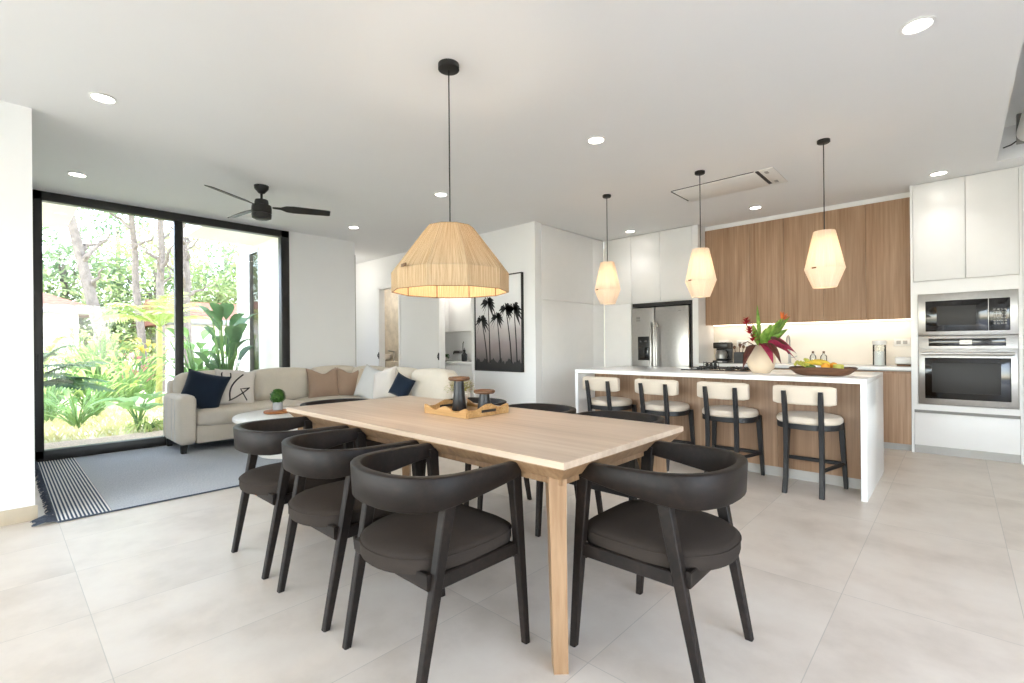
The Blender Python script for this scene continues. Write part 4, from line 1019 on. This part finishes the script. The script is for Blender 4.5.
for (x, y, n, L_, W_, m_, h_, l) in ((-11.2, .55, 60, .5, .05, 'leafA', .9, 'bright yellow green reed bush behind the dark feathery palm'),
                                (-11.4, 1.15, 60, .5, .06, 'leafA', .8, 'bright yellow green reed bush in the middle of the left glass pane'),
                                (-13.5, 1.5, 70, .45, .08, 'leafA', 1.5, 'tall pale leafy bush left of the bright palm'),
                                (-15.0, 2.6, 60, .4, .1, 'leafY', 1.3, 'yellowish leafy bush behind the bright palm stem'),
                                (-14.2, 2.15, 46, .35, .09, 'leafP', 1.0, 'pink flowering bush left of the bright palm stem'),
                                (-12.5, 3.1, 50, .4, .1, 'leafA', .7, 'low bright bush behind the door mullion'),
   (-10.3, .85, 46, .45, .06, 'leafB', .55, 'mid green reed bush nearest the gravel in the left glass pane'), (-12.3, 1.75, 60, .5, .07, 'leafA', 1.0, 'light green leafy bush between the reed bushes and the bright palm'), (-15.5, 1.3, 70, .5, .1, 'leafB', 1.5, 'green bush in front of the leaning pale trunk')):
    broad('garden_bush', l, x, y, n, L_, W_, m_, stemh=h_, sp=.55, lean=.7, group='bushes in the garden', cat='bush')
m = MB()
for k in range(2600):
    x = rnd.uniform(-12.5, -8.9); y = rnd.uniform(-.6, 3.0); m.blade((x, y, -.1), (rv(.6), rv(.6), 1), (1, 0, 0), rnd.uniform(.08, .22), .018, .3, 3, .1)
tag(m.build('grass', M['grassm']), 'pale dry grass growing beyond the gravel strip', 'grass', kind='stuff')
def limb(mb, p0, p1, r0, r1, n=6, bend=.2):
    p0, p1 = Vector(p0), Vector(p1); P = [p0.lerp(p1, k/n) + Vector((rv(bend), rv(bend), 0))*(math.sin(PI*k/n)) for k in range(n+1)]
    mb.tube(P, [r0 + (r1 - r0)*k/n for k in range(n+1)], 8)
def tree(label, x, y, top, r0, mat, nleaf, crown, cr, branches=5, lsize=.22, name='garden_tree', group='trees beyond the garden', mid=None):
    t = thing(name, label, 'tree', (x, y, -.1), 0, group); m = MB()
    limb(m, (0, 0, 0), top, r0*.8, r0*.4, 8, .05)
    tp = Vector(top)
    for k in range(branches):
        a = k*2.3 + rv(.5); u = rnd.uniform(.45, .95); s_ = tp*u; limb(m, s_, s_ + Vector((math.cos(a)*1.3, math.sin(a)*1.3, rnd.uniform(.7, 1.8)))*(cr/2.2), r0*.35, r0*.08, 5, .15)
    m.build('trunk', M['bark'], t); lf = MB()
    for k in range(nleaf):
        b = crown[k % len(crown)]; R_ = cr*rnd.random()**.4; a = rnd.uniform(0, 2*PI); z = rnd.uniform(-.8, 1); s_ = math.sqrt(max(0, 1 - z*z))
        p = Vector(b) + Vector((R_*s_*math.cos(a), R_*s_*math.sin(a), R_*z*.7))
        lf.blade(p, (rv(1), rv(1), rv(.6)), (rv(.5), rv(.5), 1), lsize*rnd.uniform(.7, 1.4), lsize*.5, .3, 2, .2)
    lf.build('crown', M[mat], t)
# slim pale trunks near the garden's middle
tree('leaning pale-barked tree, thickest trunk in the left glass pane', -16., 2.15, (0, -1.15, 5.6), .2, 'leafY', 500, [(0, -.6, 5.6), (.3, -2.2, 6.4), (0, .8, 6.6)], 1.0, 4, .2)
tree('slim pale-barked tree just right of the leaning thick trunk', -18., 3.0, (0, -.35, 6.5), .15, 'leafD', 350, [(0, -1, 6.2), (0, .8, 7.2)], 1.1, 4, .2)
tree('straight pale-barked tree left of the door mullion, behind the bright palm', -17., 3.2, (0, .1, 6.5), .16, 'leafD', 350, [(0, -.6, 7), (0, 1.2, 6.2)], 1.2, 5, .2)
tree('forked pale-barked tree closest to the door mullion', -17.2, 4.0, (0, -.15, 5.2), .17, 'leafD', 450, [(0, -1.2, 6.2), (0, 1.4, 6.0), (0, .2, 7)], 1.1, 7, .2)
bgp = [(-25, -1.5, 'leafD', 'wide light green tree at the far left behind the tiled roof'), (-26, 1.8, 'leafE', 'dark green tree behind the leaning pale trunk'), (-24, 4.4, 'leafD', 'light green tree behind the slim pale trunks'),
       (-26, 7.2, 'leafE', 'dark green tree behind the door mullion'), (-23, 8.6, 'leafD', 'leafy tree above the right tiled roof'), (-27, 11.5, 'leafE', 'dark green tree farthest right beyond the wing wall'),
       (-30, 4.0, 'leafE', 'tall green tree rising highest behind the pale trunks'), (-30, -3.5, 'leafE', 'dark tall tree at the far left edge of the glass'), (-31, 9, 'leafD', 'tall light green tree rising behind the right tiled roof')]
for x, y, mt, l in bgp:
    h = 6.2 if x > -29 else 9.5
    tree(l, x, y, (0, 0, h*.75), .2, mt, 5200, [(0, 0, h*.8), (.6, 1.3, h*.55), (0, -1.4, h*.5), (.4, .6, h*.28), (.5, -.9, h*.2)], 2.0, 5, .25)
def house(label, x, y, w, d, eave, ridge):
    t = thing('garden_house', label, 'house', (x, y, -.1), 0, 'neighbouring houses beyond the garden')
    MB().box(-d, 0, -w/2, w/2, 0, eave).build('wall', M['stucco'], t)
    MB().rings([[(.5, -w/2 - .5, eave), (.5, -w/2 - .5, eave + .1), (-d/2, -w/2 - .5, eave + ridge), (-d - .5, -w/2 - .5, eave + .1), (-d - .5, -w/2 - .5, eave)], [(.5, w/2 + .5, eave), (.5, w/2 + .5, eave + .1), (-d/2, w/2 - 1., eave + ridge), (-d - .5, w/2 + .5, eave + .1), (-d - .5, w/2 + .5, eave)]]).build('roof', M['rooft'], t, angle=15)
    MB().box(.5, .6, -w/2 - .5, w/2 + .5, eave - .08, eave + .12, .01).build('gutter', M['steeld'], t)
house('white house with a clay tiled roof at the left edge of the garden view', -20., -1.6, 6.6, 5., 2.4, .9)
house('white house with a clay tiled roof seen through the right glass pane', -19., 7.4, 6.5, 5., 2.1, .95)

# ---------------------------------------------------------------- daylight
wd = bpy.data.worlds.new('sky'); scene.world = wd; wd.use_nodes = True; wn = wd.node_tree
bg = wn.nodes['Background']; sky = wn.nodes.new('ShaderNodeTexSky'); sky.sky_type = 'NISHITA'; sky.sun_disc = False
sky.sun_elevation = math.radians(60); sky.sun_rotation = math.radians(160); sky.air_density = 1.; sky.dust_density = .6; sky.ozone_density = 1.
hs = wn.nodes.new('ShaderNodeHueSaturation'); hs.inputs['Saturation'].default_value = .64
wn.links.new(sky.outputs[0], hs.inputs['Color']); wn.links.new(hs.outputs[0], bg.inputs[0]); bg.inputs[1].default_value = 1.3
sun = bpy.data.lights.new('sun', 'SUN'); sun.energy = 3.6; sun.angle = .01; sun.color = (1, .995, .985)
so = bpy.data.objects.new('sun', sun); col.objects.link(so); so.rotation_euler = Vector((-.3, -.22, -1)).to_track_quat('-Z', 'Y').to_euler()

# ---------------------------------------------------------------- camera
cam = bpy.data.cameras.new('camera'); co = bpy.data.objects.new('camera', cam); col.objects.link(co)
yaw, roll = .749584, -.00876948
fw = Vector((-math.sin(yaw), math.cos(yaw), 0)); rt = Vector((math.cos(yaw), math.sin(yaw), 0)); up = Vector((0, 0, 1))
r2 = rt*math.cos(roll) + up*math.sin(roll); u2 = up*math.cos(roll) - rt*math.sin(roll)
mt = Matrix((r2, u2, -fw)).transposed().to_4x4(); mt.translation = (0, 0, 1.17); co.matrix_world = mt
cam.sensor_width = 36; cam.lens = 477.914/1024*36; cam.shift_y = 3.859/1024; cam.clip_start = .05; cam.clip_end = 300
scene.camera = co
vs_ = scene.view_settings; vs_.view_transform = 'Standard'; vs_.look = 'None'; vs_.exposure = .5; vs_.gamma = 1.; vs_.use_curve_mapping = False
scene.cycles.use_denoising = True
